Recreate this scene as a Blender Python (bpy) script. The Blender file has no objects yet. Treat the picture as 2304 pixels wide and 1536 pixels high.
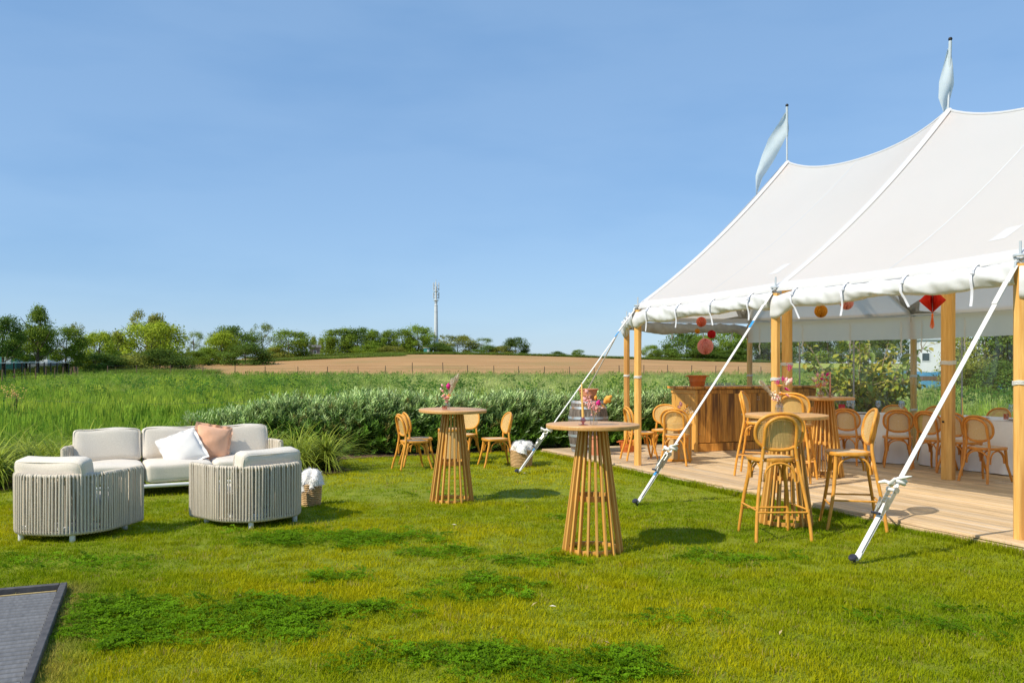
import bpy, math, random
import numpy as np
from mathutils import Vector, Matrix, Euler

# ------------------------------------------------------------------ camera, sky, sun, exposure
sc = bpy.context.scene
col = sc.collection
cam_d = bpy.data.cameras.new("camera")
cam_d.sensor_width = 36.0
cam_d.lens = 29.69
cam_d.shift_y = 64.0 / 2304.0
cam_d.clip_start = 0.05
cam_d.clip_end = 6000.0
cam = bpy.data.objects.new("camera", cam_d)
cam.location = (0, 0, 1.57)
cam.rotation_euler = (math.radians(90), 0, 0)
col.objects.link(cam)
sc.camera = cam

SUN_TO = Vector((-0.82, -0.57, 0.97)).normalized()
world = bpy.data.worlds.new("World")
sc.world = world
world.use_nodes = True
wn = world.node_tree
wn.nodes.clear()
sky = wn.nodes.new("ShaderNodeTexSky")
sky.sky_type = 'NISHITA'
sky.sun_disc = False
sky.sun_elevation = math.asin(SUN_TO.z)
sky.sun_rotation = math.atan2(SUN_TO.x, SUN_TO.y)
sky.air_density = 1.0
sky.dust_density = 0.25
sky.ozone_density = 3.0
sky.altitude = 0
bg = wn.nodes.new("ShaderNodeBackground")
bg.inputs['Strength'].default_value = 0.125
wo = wn.nodes.new("ShaderNodeOutputWorld")
# thin even veil of haze over the whole dome, with faint wisps
veil = wn.nodes.new("ShaderNodeMix"); veil.data_type = 'RGBA'
veil.inputs['Factor'].default_value = 0.60
wtc = wn.nodes.new("ShaderNodeTexCoord"); wmp = wn.nodes.new("ShaderNodeMapping"); wmp.inputs['Scale'].default_value = (1.6, 1.6, 6.0)
wnz = wn.nodes.new("ShaderNodeTexNoise"); wnz.inputs['Scale'].default_value = 2.2; wnz.inputs['Detail'].default_value = 6
wrp = wn.nodes.new("ShaderNodeValToRGB")
wrp.color_ramp.elements[0].position = .32; wrp.color_ramp.elements[0].color = (1.42, 2.80, 4.95, 1)
wrp.color_ramp.elements[1].position = .55; wrp.color_ramp.elements[1].color = (1.80, 3.18, 5.25, 1)
wn.links.new(wtc.outputs['Generated'], wmp.inputs['Vector']); wn.links.new(wmp.outputs[0], wnz.inputs['Vector'])
wn.links.new(wnz.outputs['Fac'], wrp.inputs['Fac']); wn.links.new(wrp.outputs['Color'], veil.inputs['B'])
wn.links.new(sky.outputs[0], veil.inputs['A'])
wn.links.new(veil.outputs['Result'], bg.inputs['Color'])
wn.links.new(bg.outputs[0], wo.inputs['Surface'])

sun_d = bpy.data.lights.new("sun", 'SUN')
sun_d.energy = 4.0
sun_d.angle = math.radians(0.8)
sun_d.color = (1.0, 0.92, 0.78)
sun = bpy.data.objects.new("sun", sun_d)
sun.rotation_euler = (-SUN_TO).to_track_quat('-Z', 'Y').to_euler()
sun.location = (-20, -14, 30)
col.objects.link(sun)

sc.view_settings.view_transform = 'Standard'
sc.view_settings.look = 'None'
sc.view_settings.exposure = 0.32
sc.view_settings.gamma = 1.0
sc.view_settings.use_curve_mapping = False
sc.render.engine = 'CYCLES'
sc.cycles.max_bounces = 8
sc.cycles.transparent_max_bounces = 24
sc.cycles.caustics_reflective = False
sc.cycles.caustics_refractive = False
sc.cycles.use_denoising = True

random.seed(7)
rng = np.random.default_rng(7)
PI = math.pi

# ------------------------------------------------------------------ tools
class MB:
    """collects geometry for ONE mesh object"""
    def __init__(s):
        s.v = []; s.f = []
    def add(s, V, F):
        o = len(s.v)
        s.v.extend([tuple(p) for p in V])
        s.f.extend([tuple(i + o for i in f) for f in F])
        return s
    def box(s, c, d, R=None, ch=0.0):
        hx, hy, hz = d[0]/2, d[1]/2, d[2]/2
        if ch <= 0:
            V = [(x, y, z) for z in (-hz, hz) for y in (-hy, hy) for x in (-hx, hx)]
            F = [(0,2,3,1), (4,5,7,6), (0,1,5,4), (2,6,7,3), (0,4,6,2), (1,3,7,5)]
        else:
            V = []; idx = {}
            for sx in (-1, 1):
                for sy in (-1, 1):
                    for sz in (-1, 1):
                        for ax in range(3):
                            p = [sx*hx, sy*hy, sz*hz]
                            for k in range(3):
                                if k != ax:
                                    p[k] -= (sx, sy, sz)[k]*ch
                            idx[(sx, sy, sz, ax)] = len(V); V.append(tuple(p))
            F = []
            for ax in range(3):
                o1, o2 = [(1, 2), (2, 0), (0, 1)][ax]
                for sg in (-1, 1):
                    q = []
                    for (a, b) in ((-1, -1), (1, -1), (1, 1), (-1, 1)):
                        k = [0, 0, 0]; k[ax] = sg; k[o1] = a; k[o2] = b
                        q.append(idx[(k[0], k[1], k[2], ax)])
                    F.append(tuple(q if sg > 0 else q[::-1]))
            for ax in range(3):
                o1, o2 = [(1, 2), (2, 0), (0, 1)][ax]
                for a in (-1, 1):
                    for b in (-1, 1):
                        def kk(sg, face):
                            k = [0, 0, 0]; k[ax] = sg; k[o1] = a; k[o2] = b
                            return idx[(k[0], k[1], k[2], face)]
                        q = (kk(-1, o1), kk(1, o1), kk(1, o2), kk(-1, o2))
                        F.append(q if a*b > 0 else q[::-1])
            for sx in (-1, 1):
                for sy in (-1, 1):
                    for sz in (-1, 1):
                        q = (idx[(sx, sy, sz, 0)], idx[(sx, sy, sz, 1)], idx[(sx, sy, sz, 2)])
                        F.append(q if sx*sy*sz > 0 else q[::-1])
        M3 = R if R is not None else None
        c = Vector(c)
        V = [tuple((M3 @ Vector(p) if M3 is not None else Vector(p)) + c) for p in V]
        return s.add(V, F)
    def tube(s, P, r, seg=8, closed=False, caps=True, flat=1.0, up=None):
        P = [Vector(p) for p in P]; n = len(P)
        rr = r if isinstance(r, (list, tuple)) else [r]*n
        T = []
        for i in range(n):
            a = P[(i-1) % n] if (closed or i > 0) else P[i]
            b = P[(i+1) % n] if (closed or i < n-1) else P[i]
            t = (b-a)
            T.append(t.normalized() if t.length > 1e-9 else Vector((0, 0, 1)))
        ref = Vector(up) if up is not None else (Vector((0, 0, 1)) if abs(T[0].z) < .9 else Vector((1, 0, 0)))
        nrm = (ref - T[0]*ref.dot(T[0])).normalized()
        V = []
        for i in range(n):
            if up is None:
                nrm = (nrm - T[i]*nrm.dot(T[i]))
            else:
                nrm = (ref - T[i]*ref.dot(T[i]))
            nrm = nrm.normalized() if nrm.length > 1e-6 else Vector((1, 0, 0))
            bn = T[i].cross(nrm)
            for k in range(seg):
                an = 2*PI*k/seg
                V.append(P[i] + nrm*(math.cos(an)*rr[i]*flat) + bn*(math.sin(an)*rr[i]))
        F = []
        m = n if closed else n-1
        for i in range(m):
            j = (i+1) % n
            for k in range(seg):
                k2 = (k+1) % seg
                F.append((i*seg+k, i*seg+k2, j*seg+k2, j*seg+k))
        if caps and not closed:
            F.append(tuple(range(seg))[::-1])
            F.append(tuple((n-1)*seg+k for k in range(seg)))
        return s.add(V, F)
    def lathe(s, prof, seg=24, c=(0, 0, 0), cap0=True, cap1=True):
        V = []; F = []
        for (r, z) in prof:
            for k in range(seg):
                a = 2*PI*k/seg
                V.append((c[0]+r*math.cos(a), c[1]+r*math.sin(a), c[2]+z))
        n = len(prof)
        for i in range(n-1):
            for k in range(seg):
                k2 = (k+1) % seg
                F.append((i*seg+k, i*seg+k2, (i+1)*seg+k2, (i+1)*seg+k))
        if cap0: F.append(tuple(range(seg))[::-1])
        if cap1: F.append(tuple((n-1)*seg+k for k in range(seg)))
        return s.add(V, F)
    def grid(s, rows, closed=False):
        n = len(rows); m = len(rows[0]); V = [p for r in rows for p in r]; F = []
        for i in range(n-1):
            for j in range(m if closed else m-1):
                j2 = (j+1) % m
                F.append((i*m+j, i*m+j2, (i+1)*m+j2, (i+1)*m+j))
        return s.add(V, F)
    def mesh(s, name, mat, angle=40, smooth=True):
        me = bpy.data.meshes.new(name)
        me.from_pydata(s.v, [], s.f)
        if smooth:
            me.polygons.foreach_set("use_smooth", [True]*len(me.polygons))
            me.set_sharp_from_angle(angle=math.radians(angle))
        if mat is not None:
            me.materials.append(mat)
        me.update()
        return me

def ob(name, data, parent=None, loc=(0, 0, 0), rot=(0, 0, 0), scale=(1, 1, 1)):
    o = bpy.data.objects.new(name, data)
    o.location = loc; o.rotation_euler = rot; o.scale = scale
    col.objects.link(o)
    if parent is not None: o.parent = parent
    return o

def tag(o, label=None, cat=None, group=None, kind=None):
    if label: o['label'] = label
    if cat: o['category'] = cat
    if group: o['group'] = group
    if kind: o['kind'] = kind
    return o

def thing(name, label, cat, loc=(0, 0, 0), rz=0.0, group=None, rot=None, scale=(1, 1, 1)):
    o = ob(name, None, None, loc, rot if rot is not None else (0, 0, rz), scale)
    o.empty_display_size = 0.1
    return tag(o, label, cat, group)

def copy_tree(o, parent=None):
    c = o.copy(); col.objects.link(c)
    if parent is not None:
        c.parent = parent
    for ch in list(o.children):
        copy_tree(ch, c)
    return c

def dup(o, label, loc, rz=0.0, group=None, rot=None, scale=None):
    c = copy_tree(o)
    c.location = loc; c.rotation_euler = rot if rot is not None else (0, 0, rz)
    if scale is not None: c.scale = scale
    c['label'] = label
    if group: c['group'] = group
    return c

def np_mesh(name, V, F, mat, cols=None, smooth=False):
    """quick mesh from arrays: V (n,3), F (m,k) with equal k"""
    V = np.asarray(V, dtype=np.float32); F = np.asarray(F, dtype=np.int32)
    me = bpy.data.meshes.new(name)
    me.vertices.add(len(V)); me.vertices.foreach_set("co", V.ravel())
    k = F.shape[1]
    me.loops.add(F.size); me.loops.foreach_set("vertex_index", F.ravel())
    me.polygons.add(len(F))
    me.polygons.foreach_set("loop_start", np.arange(0, F.size, k, dtype=np.int32))
    me.polygons.foreach_set("loop_total", np.full(len(F), k, dtype=np.int32))
    if smooth: me.polygons.foreach_set("use_smooth", np.ones(len(F), dtype=bool))
    me.update(calc_edges=True)
    if cols is not None:
        at = me.attributes.new("tint", 'FLOAT_COLOR', 'POINT')
        c4 = np.ones((len(V), 4), dtype=np.float32); c4[:, :3] = cols
        at.data.foreach_set("color", c4.ravel())
    me.materials.append(mat)
    return me

# smooth 2-D value noise
_tab = np.random.default_rng(3).random((256, 256))
def vnoise(x, y, s=1.0, o=0):
    x = np.asarray(x)*s + 31.7*o + 1000; y = np.asarray(y)*s + 17.3*o + 1000
    xi = np.floor(x).astype(int); yi = np.floor(y).astype(int)
    fx = x-xi; fy = y-yi
    fx = fx*fx*(3-2*fx); fy = fy*fy*(3-2*fy)
    g = lambda a, b: _tab[a % 256, b % 256]
    return (g(xi, yi)*(1-fx)+g(xi+1, yi)*fx)*(1-fy) + (g(xi, yi+1)*(1-fx)+g(xi+1, yi+1)*fx)*fy
def fnoise(x, y, s=1.0, o=0):
    return (vnoise(x, y, s, o) + .5*vnoise(x, y, s*2.1, o+1) + .25*vnoise(x, y, s*4.3, o+2))/1.75

def sstep(a, b, x):
    t = np.clip((np.asarray(x, dtype=float)-a)/(b-a), 0, 1)
    return t*t*(3-2*t)

# ------------------------------------------------------------------ materials
def _new(name):
    m = bpy.data.materials.new(name); m.use_nodes = True
    nt = m.node_tree; nt.nodes.clear()
    return m, nt
def N(nt, t, **kw):
    n = nt.nodes.new(t)
    for k, v in kw.items(): setattr(n, k, v)
    return n

def mat(name, c1, c2=None, rough=.6, scale=6.0, stretch=(1, 1, 1), bump=0.0, bscale=None, metal=0.0, rand=0.0,
        spec=.4, detail=5.0, trans=0.0, coat=0.0, contrast=(.3, .7), coords='Object', sheen=0.0, c3=None, s3=1.5, tcol=None):
    m, nt = _new(name); L = nt.links
    out = N(nt, "ShaderNodeOutputMaterial"); p = N(nt, "ShaderNodeBsdfPrincipled")
    tc = N(nt, "ShaderNodeTexCoord"); mp = N(nt, "ShaderNodeMapping")
    mp.inputs['Scale'].default_value = stretch
    if coords == 'World':
        ge = N(nt, "ShaderNodeNewGeometry"); L.new(ge.outputs['Position'], mp.inputs['Vector'])
    else:
        L.new(tc.outputs[coords], mp.inputs['Vector'])
    oi = N(nt, "ShaderNodeObjectInfo")
    if coords == 'Object' and rand > 0:
        ad = N(nt, "ShaderNodeVectorMath", operation='ADD'); sc_ = N(nt, "ShaderNodeMath", operation='MULTIPLY')
        sc_.inputs[1].default_value = 37.0
        L.new(oi.outputs['Random'], sc_.inputs[0]); L.new(mp.outputs[0], ad.inputs[0]); L.new(sc_.outputs[0], ad.inputs[1])
        vec = ad.outputs[0]
    else:
        vec = mp.outputs[0]
    nz = N(nt, "ShaderNodeTexNoise"); nz.inputs['Scale'].default_value = scale; nz.inputs['Detail'].default_value = detail
    nz.inputs['Roughness'].default_value = .6
    L.new(vec, nz.inputs['Vector'])
    rp = N(nt, "ShaderNodeValToRGB")
    if c2 is None: c2 = tuple(min(1, x*1.18) for x in c1); c1 = tuple(x*.84 for x in c1)
    rp.color_ramp.elements[0].position = contrast[0]; rp.color_ramp.elements[0].color = (*c1, 1)
    rp.color_ramp.elements[1].position = contrast[1]; rp.color_ramp.elements[1].color = (*c2, 1)
    L.new(nz.outputs['Fac'], rp.inputs['Fac'])
    c = rp.outputs['Color']
    if c3 is not None:
        n3 = N(nt, "ShaderNodeTexNoise"); n3.inputs['Scale'].default_value = s3; n3.inputs['Detail'].default_value = 4
        L.new(vec, n3.inputs['Vector'])
        r3 = N(nt, "ShaderNodeValToRGB"); r3.color_ramp.elements[0].position = .5; r3.color_ramp.elements[1].position = .68
        L.new(n3.outputs['Fac'], r3.inputs['Fac'])
        mx = N(nt, "ShaderNodeMix", data_type='RGBA'); mx.inputs['B'].default_value = (*c3, 1)
        L.new(r3.outputs['Color'], mx.inputs['Factor']); L.new(c, mx.inputs['A']); c = mx.outputs['Result']
    if rand > 0:
        hs = N(nt, "ShaderNodeHueSaturation"); mr = N(nt, "ShaderNodeMapRange")
        mr.inputs['To Min'].default_value = 1-rand; mr.inputs['To Max'].default_value = 1+rand
        L.new(oi.outputs['Random'], mr.inputs['Value']); L.new(mr.outputs[0], hs.inputs['Value']); L.new(c, hs.inputs['Color'])
        c = hs.outputs['Color']
    L.new(c, p.inputs['Base Color'])
    p.inputs['Roughness'].default_value = rough; p.inputs['Metallic'].default_value = metal
    p.inputs['Specular IOR Level'].default_value = spec
    p.inputs['Coat Weight'].default_value = coat; p.inputs['Sheen Weight'].default_value = sheen
    if bump > 0:
        b = N(nt, "ShaderNodeBump"); b.inputs['Strength'].default_value = bump; b.inputs['Distance'].default_value = .01
        n2 = N(nt, "ShaderNodeTexNoise"); n2.inputs['Scale'].default_value = bscale or scale*3; n2.inputs['Detail'].default_value = 4
        L.new(vec, n2.inputs['Vector']); L.new(n2.outputs['Fac'], b.inputs['Height']); L.new(b.outputs[0], p.inputs['Normal'])
    if trans > 0:
        tr = N(nt, "ShaderNodeBsdfTranslucent")
        if tcol is None: L.new(c, tr.inputs['Color'])
        else: tr.inputs['Color'].default_value = (*tcol, 1)
        ms = N(nt, "ShaderNodeMixShader"); ms.inputs[0].default_value = trans
        L.new(p.outputs[0], ms.inputs[1]); L.new(tr.outputs[0], ms.inputs[2]); L.new(ms.outputs[0], out.inputs['Surface'])
    else:
        L.new(p.outputs[0], out.inputs['Surface'])
    return m

def leaf_mat(name, mode='INSTANCER', trans=.35, rough=.5, spec=.25, rand=0.0):
    """blade / leaf colour comes from the 'tint' attribute that each plant carries"""
    m, nt = _new(name); L = nt.links
    out = N(nt, "ShaderNodeOutputMaterial"); p = N(nt, "ShaderNodeBsdfPrincipled")
    at = N(nt, "ShaderNodeAttribute", attribute_type=mode, attribute_name="tint")
    c = at.outputs['Color']
    if rand > 0:
        oi = N(nt, "ShaderNodeObjectInfo"); hs = N(nt, "ShaderNodeHueSaturation")
        mr = N(nt, "ShaderNodeMapRange"); mr.inputs['To Min'].default_value = 1-rand; mr.inputs['To Max'].default_value = 1+rand
        L.new(oi.outputs['Random'], mr.inputs['Value']); L.new(mr.outputs[0], hs.inputs['Value'])
        L.new(c, hs.inputs['Color']); c = hs.outputs['Color']
    L.new(c, p.inputs['Base Color']); p.inputs['Roughness'].default_value = rough
    p.inputs['Specular IOR Level'].default_value = spec
    tr = N(nt, "ShaderNodeBsdfTranslucent"); L.new(c, tr.inputs['Color'])
    ms = N(nt, "ShaderNodeMixShader"); ms.inputs[0].default_value = trans
    L.new(p.outputs[0], ms.inputs[1]); L.new(tr.outputs[0], ms.inputs[2]); L.new(ms.outputs[0], out.inputs['Surface'])
    return m

def glass_mat(name, tint=(1, 1, 1), base=.04, rough=.02, haze=0.0, bump=0.0, bscale=3.0, bstretch=(1, 1, 1)):
    """thin clear wall of glass or plastic: see-through with a mirror film on top"""
    m, nt = _new(name); L = nt.links
    out = N(nt, "ShaderNodeOutputMaterial"); t = N(nt, "ShaderNodeBsdfTransparent"); g = N(nt, "ShaderNodeBsdfGlossy")
    t.inputs['Color'].default_value = (*tint, 1); g.inputs['Roughness'].default_value = rough
    fr = N(nt, "ShaderNodeLayerWeight"); fr.inputs['Blend'].default_value = .35
    mr = N(nt, "ShaderNodeMapRange"); mr.inputs['To Min'].default_value = base; mr.inputs['To Max'].default_value = .75 if base > 0 else 0.0
    pw = N(nt, "ShaderNodeMath", operation='POWER'); pw.inputs[1].default_value = 2.0
    L.new(fr.outputs['Facing'], pw.inputs[0]); L.new(pw.outputs[0], mr.inputs['Value'])
    ms = N(nt, "ShaderNodeMixShader"); L.new(mr.outputs[0], ms.inputs[0]); L.new(t.outputs[0], ms.inputs[1]); L.new(g.outputs[0], ms.inputs[2])
    res = ms.outputs[0]
    if bump > 0:
        tc = N(nt, "ShaderNodeTexCoord"); mp = N(nt, "ShaderNodeMapping"); mp.inputs['Scale'].default_value = bstretch
        nz = N(nt, "ShaderNodeTexNoise"); nz.inputs['Scale'].default_value = bscale
        b = N(nt, "ShaderNodeBump"); b.inputs['Strength'].default_value = bump; b.inputs['Distance'].default_value = .03
        L.new(tc.outputs['Object'], mp.inputs['Vector']); L.new(mp.outputs[0], nz.inputs['Vector'])
        L.new(nz.outputs['Fac'], b.inputs['Height']); L.new(b.outputs[0], g.inputs['Normal'])
    if haze > 0:
        d = N(nt, "ShaderNodeBsdfDiffuse"); d.inputs['Color'].default_value = (.8, .8, .78, 1)
        m2 = N(nt, "ShaderNodeMixShader"); m2.inputs[0].default_value = haze
        L.new(res, m2.inputs[1]); L.new(d.outputs[0], m2.inputs[2]); res = m2.outputs[0]
    L.new(res, out.inputs['Surface'])
    return m

def cane_mat(name, c, ax=('X', 'Z'), pitch=.0145):
    """woven cane: open holes between the strands"""
    m, nt = _new(name); L = nt.links
    out = N(nt, "ShaderNodeOutputMaterial"); p = N(nt, "ShaderNodeBsdfPrincipled")
    tc = N(nt, "ShaderNodeTexCoord"); sp = N(nt, "ShaderNodeSeparateXYZ"); L.new(tc.outputs['Object'], sp.inputs[0])
    fac = None
    for a in ax:
        mu = N(nt, "ShaderNodeMath", operation='MULTIPLY'); mu.inputs[1].default_value = 2*PI/pitch
        L.new(sp.outputs[a], mu.inputs[0])
        si = N(nt, "ShaderNodeMath", operation='SINE'); L.new(mu.outputs[0], si.inputs[0])
        gt = N(nt, "ShaderNodeMath", operation='GREATER_THAN'); gt.inputs[1].default_value = .25; L.new(si.outputs[0], gt.inputs[0])
        if fac is None: fac = gt.outputs[0]
        else:
            mm = N(nt, "ShaderNodeMath", operation='MULTIPLY'); L.new(fac, mm.inputs[0]); L.new(gt.outputs[0], mm.inputs[1]); fac = mm.outputs[0]
    nz = N(nt, "ShaderNodeTexNoise"); nz.inputs['Scale'].default_value = 60; L.new(tc.outputs['Object'], nz.inputs['Vector'])
    mx = N(nt, "ShaderNodeMix", data_type='RGBA'); mx.inputs['A'].default_value = (c[0]*.75, c[1]*.72, c[2]*.65, 1); mx.inputs['B'].default_value = (*c, 1)
    L.new(nz.outputs['Fac'], mx.inputs['Factor']); L.new(mx.outputs['Result'], p.inputs['Base Color']); p.inputs['Roughness'].default_value = .5
    t = N(nt, "ShaderNodeBsdfTransparent"); ms = N(nt, "ShaderNodeMixShader")
    L.new(fac, ms.inputs[0]); L.new(p.outputs[0], ms.inputs[1]); L.new(t.outputs[0], ms.inputs[2]); L.new(ms.outputs[0], out.inputs['Surface'])
    return m

MT = {}
MT['canvas'] = mat('canvas', (.715, .73, .755), (.77, .785, .81), rough=.75, scale=.35, trans=.45, tcol=(.95, .86, .73), bump=.08, bscale=1.6, spec=.2)
MT['canvas_band'] = mat('canvas_band', (.72, .725, .735), (.77, .775, .785), rough=.7, scale=2, trans=.30, bump=.1, bscale=14, spec=.2)
MT['pvc'] = mat('pvc', (.70, .70, .69), (.76, .76, .75), rough=.38, scale=3, trans=.12, bump=.45, bscale=3.2, spec=.45)
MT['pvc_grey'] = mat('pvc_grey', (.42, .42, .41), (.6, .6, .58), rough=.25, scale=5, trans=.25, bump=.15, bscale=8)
MT['clear'] = glass_mat('clear_plastic', (.92, .96, .92), base=.03, rough=.06, haze=.05, bump=.35, bscale=2.2, bstretch=(1, 1, .35))
MT['glass'] = glass_mat('clear_glass', (.90, .92, .92), base=.16, rough=.01)
MT['glass_pink'] = glass_mat('pink_glass', (.90, .66, .60), base=.14, rough=.02)
MT['glass_plum'] = glass_mat('plum_glass', (.72, .45, .50), base=.12, rough=.02)
MT['webbing'] = mat('webbing', (.72, .70, .65), (.82, .80, .76), rough=.75, scale=60, bump=.2, bscale=300)
MT['tape'] = mat('tape', (.78, .78, .86), (.84, .84, .9), rough=.7, scale=40)
MT['blue_tag'] = mat('blue_tag', (.03, .25, .6), (.05, .35, .75), rough=.5, scale=20)
MT['steel'] = mat('steel', (.45, .46, .42), (.66, .65, .58), rough=.32, scale=25, metal=.85)
MT['dark_steel'] = mat('dark_steel', (.03, .03, .045), (.07, .07, .09), rough=.4, scale=25, metal=.3)
MT['galv'] = mat('galv', (.52, .56, .58), (.64, .68, .70), rough=.45, scale=2, metal=.35)
MT['pine'] = mat('pine', (.66, .33, .075), (.84, .50, .15), rough=.5, scale=5, stretch=(9, 9, .55), bump=.15, bscale=14, rand=.08, c3=(.50, .24, .06), s3=1.1)
MT['oak'] = mat('oak', (.56, .27, .05), (.72, .39, .09), rough=.5, scale=6, stretch=(14, 14, .9), bump=.12, bscale=20, rand=.10, spec=.45)
MT['oak_top'] = mat('oak_top', (.58, .29, .095), (.74, .41, .15), rough=.42, scale=7, stretch=(1.2, 16, 4), bump=.06, bscale=30, spec=.5)
MT['bent'] = mat('bent', (.60, .25, .03), (.76, .36, .055), rough=.4, scale=5, stretch=(5, 5, 3), bump=.05, rand=.06, spec=.35)
MT['bent_deck'] = mat('bent_deck', (.56, .20, .03), (.72, .30, .05), rough=.4, scale=5, stretch=(5, 5, 3), bump=.05, rand=.06, spec=.35)
MT['cane_back'] = cane_mat('cane_back', (.78, .52, .20))
MT['cane_seat'] = mat('cane_seat', (.58, .42, .24), (.72, .55, .34), rough=.5, scale=140, bump=.3, bscale=220, stretch=(1, 1, 1))
MT['cane_drum'] = mat('cane_drum', (.44, .29, .12), (.66, .46, .21), rough=.5, scale=110, bump=.5, bscale=120)
MT['deck'] = mat('deck', (.44, .295, .155), (.70, .51, .30), rough=.6, scale=5, stretch=(.7, 15, 1), bump=.25, bscale=12, rand=.2, c3=(.55, .44, .32), s3=.9)
MT['soil'] = mat('soil', (.06, .035, .02), (.19, .105, .06), rough=.95, scale=26, bump=.9, bscale=40, coords='World', contrast=(.35, .65))
MT['lawn_soil'] = mat('lawn_soil', (.15, .19, .004), (.24, .265, .007), rough=.9, scale=3.5, bump=.5, bscale=60, coords='World')
MT['ground'] = mat('ground', (.075, .12, .022), (.13, .18, .035), rough=.95, scale=.35, bump=.4, bscale=3, coords='World')
MT['crop'] = mat('crop', (.38, .20, .068), (.48, .27, .098), rough=.95, scale=.09, bump=.8, bscale=2.0, coords='World', c3=(.33, .21, .065), s3=.05)
MT['crop_far'] = mat('crop_far', (.42, .27, .125), (.50, .33, .16), rough=.95, scale=.09, bump=.6, bscale=2.0, coords='World')
MT['yellow_field'] = mat('yellow_field', (.30, .34, .06), (.42, .42, .08), rough=.95, scale=.1, coords='World')
MT['bar'] = mat('bar', (.40, .155, .022), (.78, .37, .075), rough=.5, scale=4, stretch=(7, 7, .6), bump=.3, bscale=9, rand=.22, c3=(.16, .065, .016), s3=1.6)
MT['stave'] = mat('stave', (.07, .054, .042), (.19, .155, .125), rough=.8, scale=6, stretch=(6, 6, .7), bump=.4, bscale=12, rand=.2, c3=(.26, .22, .185), s3=3)
MT['hoop'] = mat('hoop', (.30, .36, .40), (.48, .53, .55), rough=.5, scale=6, metal=.4, c3=(.36, .20, .10), s3=4)
MT['terra'] = mat('terra', (.56, .14, .03), (.64, .18, .04), rough=.55, scale=8, bump=.08, bscale=30)
MT['terra_pale'] = mat('terra_pale', (.58, .22, .11), (.66, .27, .14), rough=.6, scale=8, bump=.08)
MT['linen'] = mat('linen', (.68, .60, .49), (.82, .74, .625), rough=.95, scale=110, bump=.35, bscale=260, sheen=.3, detail=3)
MT['cord'] = mat('cord', (.58, .505, .395), (.69, .61, .49), rough=.85, scale=60, bump=.35, bscale=300, rand=.05)
MT['white_alu'] = mat('white_alu', (.70, .70, .70), (.78, .78, .78), rough=.4, scale=8)
MT['pillow_white'] = mat('pillow_white', (.84, .79, .72), (.89, .84, .77), rough=.9, scale=9, bump=.25, bscale=14, sheen=.3)
MT['pillow_peach'] = mat('pillow_peach', (.82, .42, .24), (.90, .50, .31), rough=.9, scale=9, bump=.5, bscale=12, sheen=.3)
MT['wicker'] = mat('wicker', (.34, .20, .08), (.60, .40, .19), rough=.7, scale=22, stretch=(1, 1, 4), bump=.5, bscale=50)
MT['fleece'] = mat('fleece', (.78, .76, .72), (.88, .86, .83), rough=1, scale=16, bump=.6, bscale=40, sheen=.6)
MT['cloth'] = mat('cloth', (.88, .85, .82), (.92, .89, .865), rough=.9, scale=5, bump=.15, bscale=60, trans=.06)
MT['candle_y'] = mat('candle_y', (.80, .48, .12), (.86, .56, .18), rough=.45, scale=4)
MT['candle_p'] = mat('candle_p', (.78, .33, .22), (.84, .40, .28), rough=.45, scale=4)
MT['pink'] = mat('pink', (.80, .36, .30), (.88, .46, .40), rough=.85, scale=12)
MT['magenta'] = mat('magenta', (.55, .01, .16), (.72, .03, .26), rough=.85, scale=40)
MT['orange'] = mat('orange', (.82, .32, .04), (.90, .42, .08), rough=.85, scale=40)
MT['cream'] = mat('cream', (.80, .68, .50), (.88, .79, .64), rough=.9, scale=40)
MT['rose'] = mat('rose', (.82, .36, .36), (.88, .50, .48), rough=.9, scale=40)
MT['stem'] = mat('stem', (.42, .30, .12), (.55, .42, .2), rough=.8, scale=30)
MT['ball_pink'] = mat('ball_pink', (.90, .42, .38), (.94, .50, .46), rough=.85, scale=5, trans=.4)
MT['ball_salmon'] = mat('ball_salmon', (.90, .28, .18), (.94, .34, .24), rough=.85, scale=5, trans=.4)
MT['ball_yellow'] = mat('ball_yellow', (.75, .38, .03), (.82, .44, .06), rough=.85, scale=5, trans=.25)
MT['ball_red'] = mat('ball_red', (.62, .015, .025), (.7, .03, .04), rough=.85, scale=5, trans=.25)
MT['lantern_red'] = mat('lantern_red', (.75, .03, .015), (.82, .06, .03), rough=.8, scale=5, trans=.2)
MT['tassel'] = mat('tassel', (.82, .14, .02), (.88, .2, .04), rough=.8, scale=50)
MT['book'] = mat('book', (.40, .012, .025), (.50, .02, .04), rough=.5, scale=10)
MT['gold'] = mat('gold', (.75, .5, .2), rough=.35, scale=20, metal=.6)
MT['plate'] = mat('plate', (.50, .38, .29), (.60, .48, .38), rough=.45, scale=9)
MT['flag'] = mat('flag', (.62, .72, .78), (.72, .80, .84), rough=.8, scale=5, trans=.35)
MT['black'] = mat('black', (.012, .012, .014), (.03, .03, .032), rough=.5, scale=12)
MT['slat_grey'] = mat('slat_grey', (.12, .118, .118), (.19, .187, .187), rough=.5, scale=6, stretch=(.6, 8, 4), rand=.07, spec=.5)
MT['pool_frame'] = mat('pool_frame', (.055, .05, .048), (.12, .11, .105), rough=.6, scale=14)
MT['old_post'] = mat('old_post', (.085, .05, .03), (.20, .13, .085), rough=.9, scale=6, stretch=(6, 6, 1), rand=.2)
MT['red_post'] = mat('red_post', (.10, .025, .018), (.20, .06, .04), rough=.85, scale=8, stretch=(6, 6, 1))
MT['bark'] = mat('bark', (.065, .05, .035), (.15, .115, .08), rough=.95, scale=5, stretch=(4, 4, 1), bump=.5, rand=.2)
MT['bark_pale'] = mat('bark_pale', (.24, .17, .11), (.36, .27, .19), rough=.9, scale=8, bump=.3)
MT['fence_mesh'] = glass_mat('fence_mesh', (.50, .51, .52), base=.0, rough=.9, haze=.0)
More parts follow.
